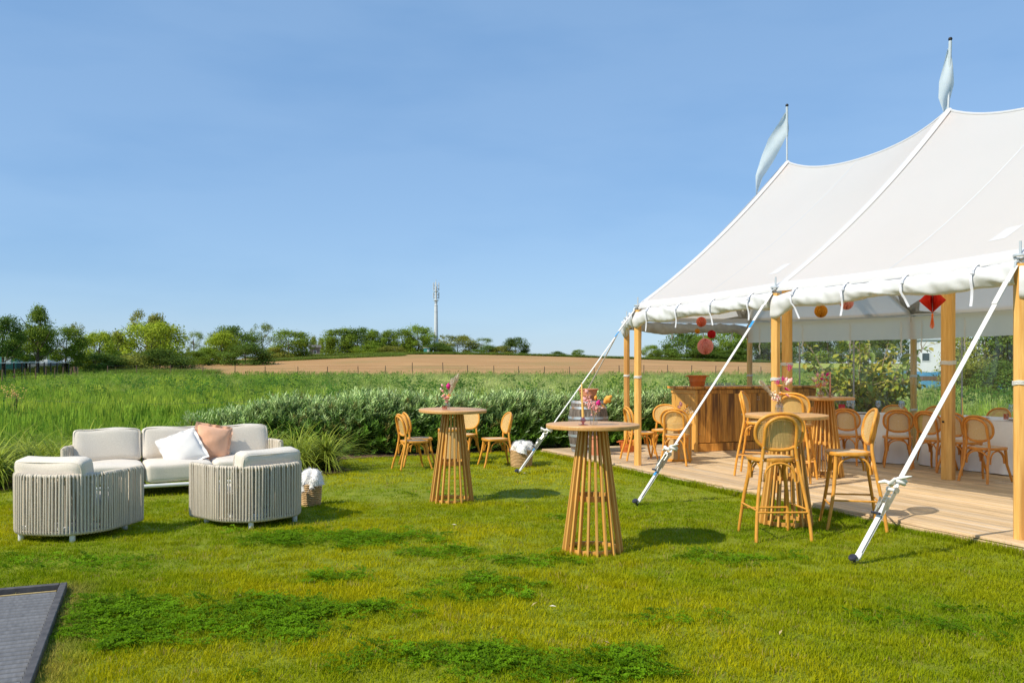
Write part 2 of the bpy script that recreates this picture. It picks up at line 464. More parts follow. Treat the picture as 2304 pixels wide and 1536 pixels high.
MT['wall_white'] = mat('wall_white', (.70, .71, .73), (.78, .78, .80), rough=.8, scale=1.5)
MT['teal'] = mat('teal', (.04, .22, .20), (.07, .30, .27), rough=.5, scale=3)
MT['blue_sheet'] = mat('blue_sheet', (.04, .17, .27), (.07, .24, .36), rough=.5, scale=2, bump=.3)
MT['roof_grey'] = mat('roof_grey', (.10, .09, .09), (.18, .16, .15), rough=.8, scale=3)
MT['dark_pane'] = mat('dark_pane', (.03, .05, .06), (.05, .08, .09), rough=.15, scale=3)
MT['mast'] = mat('mast', (.55, .60, .62), (.62, .67, .69), rough=.45, scale=1.0)
MT['star'] = mat('star', (.60, .585, .56), (.66, .645, .62), rough=.8, scale=3, trans=.10)
MT['grass'] = leaf_mat('grass_blades', 'INSTANCER', .40, .6, .08)
MT['hedge'] = leaf_mat('hedge_leaves', 'INSTANCER', .25, .45, .35)
MT['crown'] = leaf_mat('crown_leaves', 'GEOMETRY', .30, .6, .1, rand=.16)
MT['sedge'] = leaf_mat('sedge_blades', 'GEOMETRY', .40, .5, .15, rand=.1)
MT['bigleaf'] = leaf_mat('big_leaves', 'GEOMETRY', .35, .42, .4, rand=.25)
# ------------------------------------------------------------------ the lie of the land (metres, camera at the origin, looking along +y)
DECK = 0.09
U = Vector((0.399, -0.917, 0)); NN = Vector((0.917, 0.399, 0)); P1 = Vector((1.957, 13.14, 0))
RU = math.atan2(U.y, U.x)
BAY = 3.13; HALF = 2.95; EAVE = 2.56; PEAK = 5.09
def T(a, b, z=0.0):
    p = P1 + U*a + NN*b
    return Vector((p.x, p.y, z))

def H(x, y):
    x = np.asarray(x, dtype=float); y = np.asarray(y, dtype=float)
    base = .75*sstep(22, 92, y)
    amp = (2.7 + 3.0*np.exp(-((x+20)/62.0)**2)) * (0.35+.65*sstep(-165, -75, x))
    hill = amp*sstep(84, 262, y)
    back = -1.0*sstep(275, 900, y)*amp
    return base + hill + back
def hz(x, y): return float(H(x, y))

# one ground sheet to the horizon
rad = np.concatenate([np.linspace(0, 30, 13)[1:], np.geomspace(33, 4500, 70)])
ang = np.linspace(0, 2*PI, 181)[:-1]
V = [(0, 0, -.002)]; F = []
for r in rad:
    xs = r*np.sin(ang); ys = r*np.cos(ang); zs = H(xs, ys) - .002
    V += list(zip(xs, ys, zs))
nA = len(ang)
m = MB(); m.v = V
for k in range(nA): m.f.append((0, 1+(k+1) % nA, 1+k))
for i in range(len(rad)-1):
    for k in range(nA):
        k2 = (k+1) % nA
        m.f.append((1+i*nA+k, 1+i*nA+k2, 1+(i+1)*nA+k2, 1+(i+1)*nA+k))
tag(ob('ground', m.mesh('ground', MT['ground'], 180)), 'green ground running out to the horizon', kind='structure')

def sheet(name, mt, afun, ys, xs_n, lift, label):
    """a field laid over the terrain; afun(y) gives x limits"""
    m = MB(); rows = []
    for y in ys:
        x0, x1 = afun(y)
        xx = np.linspace(x0, x1, xs_n)
        rows.append([(x, y, hz(x, y)+lift) for x in xx])
    m.grid(rows)
    return tag(ob(name, m.mesh(name, mt, 180)), label, kind='structure')
sheet('crop_field', MT['crop'], lambda y: (-.60*y+14, .34*y-4), np.linspace(94, 214, 40), 40, .06, 'bare brown crop field rising beyond the meadow fence')
sheet('upper_crop_field', MT['crop_far'], lambda y: (-.315*y, .32*y), np.linspace(217.5, 262, 16), 40, .06, 'paler upper crop field along the crest below the trees')
sheet('yellow_field', MT['yellow_field'], lambda y: (.345*y-4, .9*y), np.linspace(150, 240, 10), 20, .06, 'yellow green field at the foot of the wood')

# lawn and planting bed
HEDGE = [(-7.2, 16.1), (-4.5, 16.0), (-2.4, 16.25), (.5, 17.2), (2.6, 18.1), (4.6, 18.9)]
def hedge_y(x):
    return np.interp(x, [h[0] for h in HEDGE], [h[1] for h in HEDGE])
BEDX = [-16, -9.0, -6.6, -5.3, -4.0, -3.05, -2.62, -2.5, -2.9, -3.0, -2.3, -1.2, .6, 2.6, 5.0, 9.0]
BEDY = [9.6, 10.3, 11.0, 11.8, 12.2, 12.45, 12.75, 13.2, 13.9, 14.75, 15.15, 15.7, 16.6, 17.35, 18.0, 19.5]
lx = np.concatenate([np.linspace(-16, -3.05, 30)])
m = MB(); rows = [[], []]
for x in np.linspace(-16, 16, 65):
    rows[0].append((x, -6.0, .004)); rows[1].append((x, 20.0, .004))
m.grid(rows)
tag(ob('lawn', m.mesh('lawn', MT['lawn_soil'], 180)), 'short mown lawn', kind='structure')
# bed: outline = front edge + far edge
m = MB()
front = [(x, y) for x, y in zip(BEDX, BEDY)]
poly = [(x, y, .012) for x, y in front] + [(9.0, 22.0, .012), (-16, 22.0, .012)]
me = bpy.data.meshes.new('planting_bed'); me.from_pydata(poly, [], [tuple(range(len(poly)))]); me.materials.append(MT['soil']); me.update()
tag(ob('planting_bed', me), 'brown bark mulch bed along the edge of the lawn', kind='structure')
def in_bed(x, y):
    """True inside the bed polygon"""
    x = np.asarray(x); y = np.asarray(y); inside = np.zeros(x.shape, bool)
    q = [(p[0], p[1]) for p in poly]; j = len(q)-1
    for i in range(len(q)):
        xi, yi = q[i]; xj, yj = q[j]
        c = ((yi > y) != (yj > y)) & (x < (xj-xi)*(y-yi)/((yj-yi) if yj != yi else 1e-9)+xi)
        inside ^= c; j = i
    return inside

# ------------------------------------------------------------------ scattering of small plants (nobody could count them)
def scatter(name, protos, P, E, S, I, C, label, mt):
    n = len(P)
    me = bpy.data.meshes.new(name)
    me.vertices.add(n); me.vertices.foreach_set("co", np.asarray(P, dtype=np.float32).ravel())
    for nm, ty, dat, key in (("rot", 'FLOAT_VECTOR', E, "vector"), ("scl", 'FLOAT_VECTOR', S, "vector"), ("pick", 'INT', I, "value")):
        a = me.attributes.new(nm, ty, 'POINT')
        a.data.foreach_set(key, np.asarray(dat, dtype=np.int32 if ty == 'INT' else np.float32).ravel())
    a = me.attributes.new("tint", 'FLOAT_COLOR', 'POINT')
    c4 = np.ones((n, 4), dtype=np.float32); c4[:, :3] = C
    a.data.foreach_set("color", c4.ravel())
    me.materials.append(mt); me.update()
    o = ob(name, me)
    g = bpy.data.node_groups.new(name + "_scatter", 'GeometryNodeTree')
    g.interface.new_socket("Geometry", in_out='INPUT', socket_type='NodeSocketGeometry')
    g.interface.new_socket("Geometry", in_out='OUTPUT', socket_type='NodeSocketGeometry')
    gi = g.nodes.new("NodeGroupInput"); go = g.nodes.new("NodeGroupOutput")
    io = g.nodes.new("GeometryNodeInstanceOnPoints"); jn = g.nodes.new("GeometryNodeJoinGeometry")
    for p in protos:
        pi = g.nodes.new("GeometryNodeObjectInfo"); pi.inputs['Object'].default_value = p
        pi.inputs['As Instance'].default_value = True
        g.links.new(pi.outputs['Geometry'], jn.inputs[0])
    def attr(nm, ty):
        a = g.nodes.new("GeometryNodeInputNamedAttribute"); a.data_type = ty; a.inputs['Name'].default_value = nm
        return [s for s in a.outputs if s.enabled and s.name == 'Attribute'][0]
    er = g.nodes.new("FunctionNodeEulerToRotation")
    g.links.new(attr("rot", 'FLOAT_VECTOR'), er.inputs[0])
    g.links.new(gi.outputs[0], io.inputs['Points']); g.links.new(jn.outputs[0], io.inputs['Instance'])
    io.inputs['Pick Instance'].default_value = True
    g.links.new(attr("pick", 'INT'), io.inputs['Instance Index'])
    g.links.new(er.outputs[0], io.inputs['Rotation']); g.links.new(attr("scl", 'FLOAT_VECTOR'), io.inputs['Scale'])
    g.links.new(io.outputs[0], go.inputs[0])
    md = o.modifiers.new("scatter", 'NODES'); md.node_group = g
    return tag(o, label, kind='stuff')

def proto(name, V, F, mt):
    return bpy.data.objects.new(name, np_mesh(name, V, F, mt))

def blades(n, spread, h0, h1, w, lean, seed, segs=2, curve=.5):
    """tuft of grass blades"""
    r = np.random.default_rng(seed); V = []; F = []
    for i in range(n):
        a = r.random()*2*PI; d = spread*math.sqrt(r.random())
        bx, by = d*math.cos(a), d*math.sin(a)
        h = h0+(h1-h0)*r.random(); t = r.random()*2*PI; ln = lean*(.3+r.random())*h
        dx, dy = math.cos(t), math.sin(t); px, py = -dy, dx; ww = w*(.7+.6*r.random())
        o = len(V)
        for k in range(segs+1):
            s = k/segs; q = ln*(s**(1+curve)); z = h*(s - .28*lean*s*s)
            wk = ww*(1-s**1.6)*.5
            if k < segs:
                V += [(bx+dx*q-px*wk, by+dy*q-py*wk, z), (bx+dx*q+px*wk, by+dy*q+py*wk, z)]
            else:
                V += [(bx+dx*q, by+dy*q, z), (bx+dx*q, by+dy*q, z)]
        for k in range(segs):
            F.append((o+2*k, o+2*k+1, o+2*k+3, o+2*k+2))
    return V, F

# --- lawn tufts
def keep_off(x, y):
    k = in_bed(x, y)
    rx = x-P1.x; ry = y-P1.y
    a = rx*U.x+ry*U.y; b = rx*NN.x+ry*NN.y
    k |= (a > -3.03) & (a < 12) & (b > -.195)
    cx = x+3.16; cy = y-5.99
    a2 = cx*U.x+cy*U.y; b2 = cx*NN.x+cy*NN.y
    k |= (a2 > -.02) & (a2 < 6.0) & (b2 < .02)
    return k
def wedge(n, y0, y1, k=.76, pad=.8):
    """random points over the ground seen from the path, denser close by"""
    y = np.sqrt(rng.random(n)*(y1*y1-y0*y0)+y0*y0); x = (rng.random(n)*2-1)*(k*y+pad)
    return x, y
gx = []; gy = []
for (n, y0, y1) in ((26000, 3.2, 6.5), (26000, 6.5, 10), (27000, 10, 18.5)):
    x, y = wedge(n, y0, y1); gx.append(x); gy.append(y)
ea = rng.random(2600)*9.6-3.1; eb = -.225-.07*rng.random(2600)
gx.append(P1.x+U.x*ea+NN.x*eb); gy.append(P1.y+U.y*ea+NN.y*eb)
x = np.concatenate(gx); y = np.concatenate(gy)
kp = ~keep_off(x, y); x = x[kp]; y = y[kp]
# dark clover and lush patches: (x, y, rx, ry, strength)
PATCH = [(-1.78, 7.79, 1.05, .42, 1), (-.62, 7.22, .42, .22, 1), (.13, 6.9, .75, .2, .8), (-.2, 5.99, .58, .36, .8), (-2.02, 5.3, 1.2, .52, 1),
         (0, 4.45, .95, .3, 1), (1.76, 6.97, .55, .24, .8), (.47, 8.96, .35, .14, .6), (-1.2, 10.5, .55, .2, .6), (-3.7, 6.85, .9, .25, .6), (2.9, 5.2, .7, .3, .4), (-1.4, 6.3, .35, .2, .5), (1.1, 5.3, .5, .2, .35)]
lush = np.zeros(len(x))
for (cx, cy, rx, ry, s) in PATCH:
    d = ((x-cx)/rx)**2+((y-cy)/ry)**2 + 2.2*(fnoise(x, y, 2.6, 5)-.5)
    lush = np.maximum(lush, s*np.clip(.75*(1.5-d), 0, 1)*.75)
nz1 = fnoise(x, y, .55, 1); nz2 = fnoise(x, y, 3.0, 2); rj = rng.random(len(x))
yel = np.clip(.25 + 1.1*(nz1-.5)*1.6 + .9*(nz2-.5) + .35*(rj-.5) + .25, 0, 1)
ca = np.array([.215, .305, .002]); cb = np.array([.47, .435, .003]); cg = np.array([.145, .265, .004])
C = ca[None]*(1-yel[:, None]) + cb[None]*yel[:, None]
green_side = np.clip((x-1.0)/3.5, 0, 1)*np.clip((y-3)/4, .3, 1)  # lawn tint turns a deeper green towards the marquee
C = C*(1-.55*green_side[:, None]) + np.array([.165, .265, .008])[None]*(.55*green_side[:, None])
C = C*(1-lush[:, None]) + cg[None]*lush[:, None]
straw = rng.random(len(x)) < .025*(1-lush); C[straw] = np.array([.42, .33, .10])
# dry rim beside the pool cover
cx = x+3.16; cy = y-5.99; b2 = cx*NN.x+cy*NN.y; a2 = cx*U.x+cy*U.y
dry = (np.where(a2 > -.05, np.clip(1-b2/.26, 0, 1), np.clip(1-np.hypot(a2, np.maximum(b2, 0))/.3, 0, 1)))*(fnoise(x, y, 4, 8) > .42)*(a2 < 5)
C = C*(1-.75*dry[:, None]) + np.array([.40, .30, .10])[None]*(.75*dry[:, None])
C *= (.8+.4*rng.random(len(x)))[:, None]
hgt = (.6+.8*rng.random(len(x))**1.5)*(1+.25*lush)*(.55+.9*nz2)
eb_ = (x-P1.x)*NN.x+(y-P1.y)*NN.y; ea_ = (x-P1.x)*U.x+(y-P1.y)*U.y
hgt = np.where((eb_ > -.30) & (ea_ > -3.2), hgt*1.9, hgt)
S = np.stack([.9+.4*rng.random(len(x)), .9+.4*rng.random(len(x)), hgt], 1)
far = sstep(8, 14, y); S[:, :2] *= (1+.7*far)[:, None]
E = np.zeros((len(x), 3)); E[:, 2] = rng.random(len(x))*2*PI; E[:, 0] = .12*rng.standard_normal(len(x)); E[:, 1] = .12*rng.standard_normal(len(x))
P = np.stack([x, y, np.full(len(x), .003)], 1)
gp = [proto('lawn_tuft', *blades(16, .055, .016, .040, .0042, .75, 11+k), MT['grass']) for k in range(4)]
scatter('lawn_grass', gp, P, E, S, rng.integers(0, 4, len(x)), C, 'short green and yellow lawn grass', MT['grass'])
# clover leaves in the lush patches
def clover(seed):
    r = np.random.default_rng(seed); V = []; F = []
    for i in range(22):
        a = r.random()*2*PI; d = .085*math.sqrt(r.random()); cx, cy = d*math.cos(a), d*math.sin(a); z = .022+.018*r.random()
        for k in range(3):
            t = a+k*2.1; q = .0082
            tip = (cx+2*q*math.cos(t), cy+2*q*math.sin(t), z+.004*r.standard_normal())
            l = (cx+q*1.3*math.cos(t+.6), cy+q*1.3*math.sin(t+.6), z+.003); rr = (cx+q*1.3*math.cos(t-.6), cy+q*1.3*math.sin(t-.6), z+.003)
            o = len(V); V += [(cx, cy, z-.004), rr, tip, l]; F.append((o, o+1, o+2, o+3))
    return V, F
sel = np.where(rng.random(len(x)) < .34*(lush/.75)**2.2)[0]
Pc = P[sel] + np.stack([.05*rng.standard_normal(len(sel)), .05*rng.standard_normal(len(sel)), np.zeros(len(sel))], 1)
okc = ~keep_off(Pc[:, 0]-.06, Pc[:, 1]) & ~keep_off(Pc[:, 0]+.06, Pc[:, 1]); Pc = Pc[okc]; sel = sel[okc]
Cc = np.array([.14, .275, .006])[None]*(.65+.7*rng.random(len(sel)))[:, None]
Ec = np.zeros((len(sel), 3)); Ec[:, 2] = rng.random(len(sel))*2*PI; Ec[:, :2] = .2*rng.standard_normal((len(sel), 2))
gc = [proto('clover_tuft', *clover(40+k), MT['grass']) for k in range(3)]
scatter('clover', gc, Pc, Ec, np.ones((len(sel), 3))*(np.array([1.0, 1.0, .9])[None])*(.8+.5*rng.random(len(sel)))[:, None], rng.integers(0, 3, len(sel)), Cc, 'dark green clover leaves growing in patches on the lawn', MT['grass'])

# --- meadow of long grass
def meadow_pts(n, y0, y1, k=.74):
    x, y = wedge(n, y0, y1, k, 2.0)
    return x, y
mx = []; my = []
for (n, y0, y1) in ((9000, 11.5, 19), (16000, 16, 26), (13000, 26, 45), (11000, 45, 94)):
    x, y = meadow_pts(n, y0, y1); mx.append(x); my.append(y)
x = np.concatenate(mx); y = np.concatenate(my)
bedfront = np.interp(x, [-16, -9, -6.6, -5.3, -4.0, -2.6], [11.2, 12.0, 12.7, 13.4, 13.8, 14.6])
hy = hedge_y(x)
rx = x-P1.x; ry = y-P1.y; a = rx*U.x+ry*U.y; b = rx*NN.x+ry*NN.y
ok = np.where(x < -5.2, y > bedfront+.6, y > hy+.9) & ~((a > -3.6) & (b > -.5) & (b < 6.9))
x = x[ok]; y = y[ok]
n1 = fnoise(x, y, .16, 11); n2 = fnoise(x, y, .55, 12); n3 = fnoise(x, y, 1.6, 13)
g1 = np.array([.22, .38, .035]); g2 = np.array([.52, .60, .07]); g3 = np.array([.085, .20, .03]); gs = np.array([.60, .66, .25])
t1 = np.clip((n1-.35)*2.4, 0, 1)[:, None]; t2 = np.clip((n2-.5)*3.4, 0, 1)[:, None]; t3 = np.clip((.44-n3)*6, 0, 1)[:, None]
C = g1*(1-t1)+g2*t1; C = C*(1-.55*t2)+g1*.55*t2; C = C*(1-.8*t3)+g3*.8*t3
right = (sstep(-.30, -.08, x/y)*sstep(19, 25, y)*(1-.75*np.clip((n2-.52)*6, 0, 1)))[:, None]
C = C*(1-.75*right)+gs*.75*right
band = (sstep(72, 78, y)*(1-sstep(93, 95, y)))[:, None]; C = C*(1-.6*band)+np.array([.17, .29, .045])*.6*band
C *= (.72+.56*rng.random(len(x)))[:, None]
near = 1-sstep(18, 45, y)
hg = (.22+.34*n2+.26*(rng.random(len(x))-.3))*(1.0-.15*(1-near))
wd = 1.0+1.6*sstep(24, 80, y)
S = np.stack([wd, wd, hg/.5], 1)
E = np.zeros((len(x), 3)); E[:, 2] = rng.random(len(x))*2*PI
E[:, 0] = .22*rng.standard_normal(len(x)); E[:, 1] = .12+.22*rng.standard_normal(len(x))
P = np.stack([x, y, H(x, y)-.01], 1)
mp_ = [proto('meadow_tuft', *blades(24, .19, .22, .55, .011, 1.25, 70+k, 4, 1.0), MT['grass']) for k in range(4)]
def seedy(seed):
    r = np.random.default_rng(seed); V, F = blades(14, .19, .25, .5, .010, 1.2, seed, 4, 1.0)
    for i in range(7):
        a = r.random()*2*PI; d = .15*r.random(); x0, y0 = d*math.cos(a), d*math.sin(a); h = .55+.2*r.random(); t = r.random()*6.28; ln = .12*r.random()
        o = len(V); w = .003
        V += [(x0-w, y0, 0), (x0+w, y0, 0), (x0+ln*math.cos(t)+w, y0+ln*math.sin(t), h), (x0+ln*math.cos(t)-w, y0+ln*math.sin(t), h)]; F.append((o, o+1, o+2, o+3))
        tx, ty = x0+ln*math.cos(t), y0+ln*math.sin(t)
        for q in range(4):
            o = len(V); ww = .013*(1-.2*q); V += [(tx-ww, ty, h-.02+.03*q), (tx, ty-ww*.4, h-.04+.03*q), (tx+ww, ty, h-.02+.03*q), (tx, ty+ww, h+.015+.03*q)]; F.append((o, o+1, o+2, o+3))
    return V, F
mp_ += [proto('seed_grass_tuft', *seedy(90+k), MT['grass']) for k in range(2)]
I = np.where(rng.random(len(x)) < .3+.35*right[:, 0], rng.integers(4, 6, len(x)), rng.integers(0, 4, len(x)))
C[I >= 4] = C[I >= 4]*.6+np.array([.36, .33, .15])*.4
scatter('meadow_grass', mp_, P, E, S, I, C, 'long meadow grass with pale seed heads', MT['grass'])
# broad-leaved weeds, darker tussocks
k = 420
x, y = wedge(k, 17, 60, .7, 1); hy = hedge_y(x)
rx = x-P1.x; ry = y-P1.y; a = rx*U.x+ry*U.y; b = rx*NN.x+ry*NN.y
ok = (y > hy+1.5) & ~((a > -4) & (b > -.8) & (b < 7.2)); x = x[ok]; y = y[ok]
def dock(seed):
    r = np.random.default_rng(seed); V = []; F = []
    for i in range(34):
        t = r.random()*2*PI; h = .15+.45*r.random(); d = .05+.22*r.random(); L = .10+.08*r.random(); w = .035
        bx, by = d*math.cos(t), d*math.sin(t); o = len(V)
        V += [(bx, by, h), (bx+L*.5*math.cos(t)-w*math.sin(t), by+L*.5*math.sin(t)+w*math.cos(t), h+.05), (bx+L*math.cos(t), by+L*math.sin(t), h+.01), (bx+L*.5*math.cos(t)+w*math.sin(t), by+L*.5*math.sin(t)-w*math.cos(t), h+.05)]; F.append((o, o+1, o+2, o+3))
    return V, F
dk = [proto('weed_tuft', *dock(120+q), MT['grass']) for q in range(3)]
E = np.zeros((len(x), 3)); E[:, 2] = rng.random(len(x))*2*PI
C = np.array([.075, .17, .022])[None]*(.7+.7*rng.random(len(x)))[:, None]
scatter('meadow_weeds', dk, np.stack([x, y, H(x, y)], 1), E, np.ones((len(x), 3))*(.8+.9*rng.random(len(x)))[:, None], rng.integers(0, 3, len(x)), C, 'dark broad leaved weeds among the meadow grass', MT['grass'])
# verges of tall grass beside the fields
vx = []; vy = []
for i in range(2600):
    t = rng.random(); vx.append(-68+t*140); vy.append(215.6+rng.standard_normal()*.8)
for i in range(1500):
    t = rng.random(); vx.append(-78+t*52); vy.append(138+t*64+rng.standard_normal()*2.2)
for i in range(900):
    vx.append(-38-rng.random()*35); vy.append(103+rng.random()*7)
x = np.array(vx); y = np.array(vy)
C = np.array([.20, .28, .045])[None]*(.7+.6*rng.random(len(x)))[:, None]
E = np.zeros((len(x), 3)); E[:, 2] = rng.random(len(x))*2*PI
scatter('verge_grass', mp_[:4], np.stack([x, y, H(x, y)], 1), E, np.stack([4+0*x, 4+0*x, 1.7+.9*rng.random(len(x))], 1), rng.integers(0, 4, len(x)), C, 'rough grass strip between the brown fields', MT['grass'])

# --- willow hedge
def sprig(seed, n=22, L=.44):
    r = np.random.default_rng(seed); V = []; F = []
    bx, by = .07*r.standard_normal(2)
    V += [(-.003, 0, 0), (.003, 0, 0), (bx, by, L), (bx, by, L)]; F.append((0, 1, 2, 3))
    for i in range(n):
        s = .12+.86*i/n; t = i*2.4+r.random(); l = (.095+.035*r.random())*(1.1-.35*s); w = .0095
        c = Vector((bx*s*s, by*s*s, L*s)); el = .75+.35*r.random()
        d = Vector((math.cos(t)*math.cos(el), math.sin(t)*math.cos(el), math.sin(el))); sd = Vector((-math.sin(t), math.cos(t), 0))*w
        o = len(V); V += [tuple(c), tuple(c+d*l*.45+sd), tuple(c+d*l), tuple(c+d*l*.45-sd)]; F.append((o, o+1, o+2, o+3))
    return V, F
hp = [proto('willow_sprig', *sprig(200+q), MT['hedge']) for q in range(5)]
nh = 12500
hx = -5.9+rng.random(nh)*11.0
taper = sstep(-5.9, -3.9, hx)
hy = hedge_y(hx)
prof = rng.random(nh)
top = (.50+.36*taper+.16*(fnoise(hx, hx*0, 1.3, 21)-.5)*2)
hzv = top*np.sqrt(prof)*(.98)
depth = .62*(1-.35*(hzv/top)**2)
sd = rng.random(nh); face = np.where(sd < .62, -1.0, 2*rng.random(nh)-1)
oy = face*depth*(.72+.28*rng.random(nh))
lump = .16*(fnoise(hx, hzv*2, 1.9, 22)-.5)*2
P = np.stack([hx, hy+oy+lump*np.sign(oy), np.maximum(hzv-.20, .04)], 1)
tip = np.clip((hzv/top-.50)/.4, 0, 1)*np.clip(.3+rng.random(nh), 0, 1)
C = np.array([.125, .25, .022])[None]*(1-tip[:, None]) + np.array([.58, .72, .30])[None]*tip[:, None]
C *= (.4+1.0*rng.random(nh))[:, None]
br = rng.random(nh) < .05; C[br] = np.array([.20, .17, .04])
E = np.zeros((nh, 3)); E[:, 2] = .9*rng.standard_normal(nh)
E[:, 0] = np.where(oy < 0, 1, -1)*(.75*(1-.8*hzv/top))+.30*rng.standard_normal(nh); E[:, 1] = .30*rng.standard_normal(nh)
S = np.ones((nh, 3))*(.8+.5*rng.random(nh))[:, None]
hedge = thing('willow_hedge', 'silvery green willow hedge behind the low cane chairs', 'hedge')
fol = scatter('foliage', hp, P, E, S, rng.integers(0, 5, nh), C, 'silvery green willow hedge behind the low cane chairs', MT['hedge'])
fol.parent = hedge
m = MB()
for i in range(170):
    x0 = -5.4+i*10.4/170+.05*rng.standard_normal(); y0 = float(hedge_y(x0))+.25*rng.standard_normal()
    tp = (x0+.18*rng.standard_normal(), y0+.22*rng.standard_normal(), .55)
    m.tube([(x0, y0, 0), ((x0+tp[0])/2+.03, (y0+tp[1])/2, .28), tp], [.011, .008, .004], 5, caps=False)
tag(ob('stems', m.mesh('stems', MT['bark']), hedge), kind='stuff')

# --- arching sedge clumps in the bed, each a plant of its own
def sedge_mesh(seed, n=280):
    r = np.random.default_rng(seed); V = []; F = []; C = []
    for i in range(n):
        t = r.random()*2*PI; L = .45+.35*r.random(); b = .10*math.sqrt(r.random()); up = 1.0+.35*r.standard_normal()
        w = .0068*(.7+.6*r.random()); x0, y0 = b*math.cos(t*1.7), b*math.sin(t*1.7); o = len(V); px, py = -math.sin(t), math.cos(t)
        cc = np.array([.36, .45, .045])*(1-r.random()*.55) + np.array([.40, .40, .10])*.4*r.random()
        th = up; x1 = 0; z1 = 0.02; st = L/6
        for k in range(7):
            ww = w*(1-(k/6)**2)+.0005
            V += [(x0+x1*math.cos(t)-px*ww, y0+x1*math.sin(t)-py*ww, z1), (x0+x1*math.cos(t)+px*ww, y0+x1*math.sin(t)+py*ww, z1)]; C += [cc, cc]
            x1 += st*math.cos(th); z1 += st*math.sin(th); th -= .27+.05*r.random(); z1 = max(z1, .015)
        for k in range(6): F.append((o+2*k, o+2*k+1, o+2*k+3, o+2*k+2))
    return np_mesh('sedge_blades', V, F, MT['sedge'], np.array(C))
sm = [sedge_mesh(300+k) for k in range(4)]
SEDGE = [(-7.35, 11.4, 1.0, 'sedge clump at the picture edge behind the low armchair'), (-6.85, 11.15, 1.05, 'sedge clump touching the mulch edge behind the low armchair'), (-6.35, 11.75, 1.1, 'sedge clump just before the end arm of the sofa'),
         (-7.0, 12.2, 1.1, 'second row sedge clump behind the low armchair'), (-6.1, 12.45, 1.15, 'sedge clump behind the end arm of the sofa'), (-5.5, 12.75, 1.1, 'sedge clump behind the first sofa cushion'),
         (-4.9, 12.95, 1.05, 'sedge clump behind the gap between two sofa cushions'), (-4.4, 13.2, 1.0, 'sedge clump behind the middle sofa cushion'), (-3.85, 13.45, .95, 'sedge clump behind the last sofa cushion'),
         (-3.25, 12.95, 1.05, 'sedge clump beside the sofa arm near the willow hedge'), (-2.92, 13.25, 1.1, 'arching sedge clump at the tip of the mulch bed'), (-3.45, 13.9, .95, 'sedge clump between sofa and willow hedge'),
         (-7.7, 12.0, 1.0, 'outermost sedge clump at the picture edge'), (-8.2, 11.6, 1.0, 'sedge clump beyond the low armchair, half out of view'), (-6.6, 13.0, 1.0, 'back row sedge clump merging into the meadow'), (-7.4, 12.9, 1.0, 'back row sedge clump above the low armchair'), (-8.1, 12.6, 1.05, 'back row sedge clump near the picture edge'), (-7.9, 13.5, .95, 'third row sedge clump near the picture edge'), (-7.0, 13.7, .95, 'third row sedge clump above the sofa end'), (-6.0, 13.4, 1.0, 'back row sedge clump over the first sofa cushion'), (-5.2, 13.7, .95, 'back row sedge clump over the cushion gap'), (-8.7, 13.1, 1.0, 'sedge clump cut by the picture edge')]
for i, (sx, sy, s, lb) in enumerate(SEDGE):
    o = ob('sedge_clump', sm[i % 4], None, (sx, sy, .01), (0, 0, i*1.3), (s*1.35, s*1.35, s*1.3))
    tag(o, lb, 'plant', 'arching sedge clumps in the mulch bed')
# ------------------------------------------------------------------ deck
deck = tag(ob('deck', None, None, (0, 0, 0)), 'pale timber deck of planks under the marquee', kind='structure')
PW = .118
pm = []
for L in (2.4, 3.0, 3.6):
    pm.append(MB().box((0, 0, 0), (L-.004, PW-.006, .026), ch=.003).mesh('plank', MT['deck'], 30))
rows_b = np.arange(-.2+PW/2, 6.35, PW)
for r, b in enumerate(rows_b):
    a = -3.05 + (0 if r % 2 == 0 else -0.0)
    end = 6.3 if b > 3.2 else 9.2
    q = (r*2) % 3; first = True
    while a < end-.3:
        L = (2.4, 3.0, 3.6)[q % 3]
        p = T(a+L/2, b, DECK-.013 - .002*((r*7+q) % 3))
        ob('plank', pm[q % 3], deck, p, (0, 0, RU)); a += L; q += 1
m = MB()
m.box((0, 0, 0), (12.2, .022, DECK-.03), ch=.003)
ob('fascia_board', m.mesh('fascia_board', MT['deck']), deck, T(3.05, -.213, (DECK-.03)/2), (0, 0, RU))
m = MB(); m.box((0, 0, 0), (6.55, .022, DECK-.03), ch=.003)
ob('fascia_board', m.mesh('fascia_board', MT['deck']), deck, T(-3.066, 3.06, (DECK-.03)/2), (0, 0, RU+PI/2))
m = MB(); m.box((0, 0, 0), (12.1, 6.45, .04))
ob('subframe', m.mesh('subframe', MT['soil']), deck, T(3.05, 3.08, .03), (0, 0, RU))

# ------------------------------------------------------------------ sunken pool with slatted cover
C0 = Vector((-3.16, 5.99, 0)); 
pool = tag(ob('pool_surround', None, None, C0, (0, 0, RU)), 'black edged pool opening in the lawn', kind='structure')
# local x = along U, local y = along NN; pool lies on the -y side
m = MB(); m.box((2.6, -.02, .03), (5.28, .045, .056), ch=.004); ob('edge_board', m.mesh('edge_board', MT['pool_frame']), pool)
m = MB(); m.box((-.02, -1.7, .03), (.045, 3.31, .056), ch=.004); ob('edge_board', m.mesh('edge_board', MT['pool_frame']), pool)
m = MB(); m.box((2.6, -1.7, .0055), (5.2, 3.3, .002)); ob('pool_shell', m.mesh('pool_shell', MT['black']), pool)
cover = thing('pool_cover', 'grey slatted roller cover closing the pool at the lawn edge', 'pool cover', C0, RU)
sl = MB()
prof = [(-.027, -.006), (-.026, .004), (-.016, .012), (0, .015), (.016, .012), (.026, .004), (.027, -.006)]
sl.grid([[(x, -3.3, z) for x, z in prof], [(x, -.055, z) for x, z in prof]])
slm = sl.mesh('slat', MT['slat_grey'], 60)
for i in range(60):
    ob('slat', slm, cover, (.10+i*.074, 0, .0125))
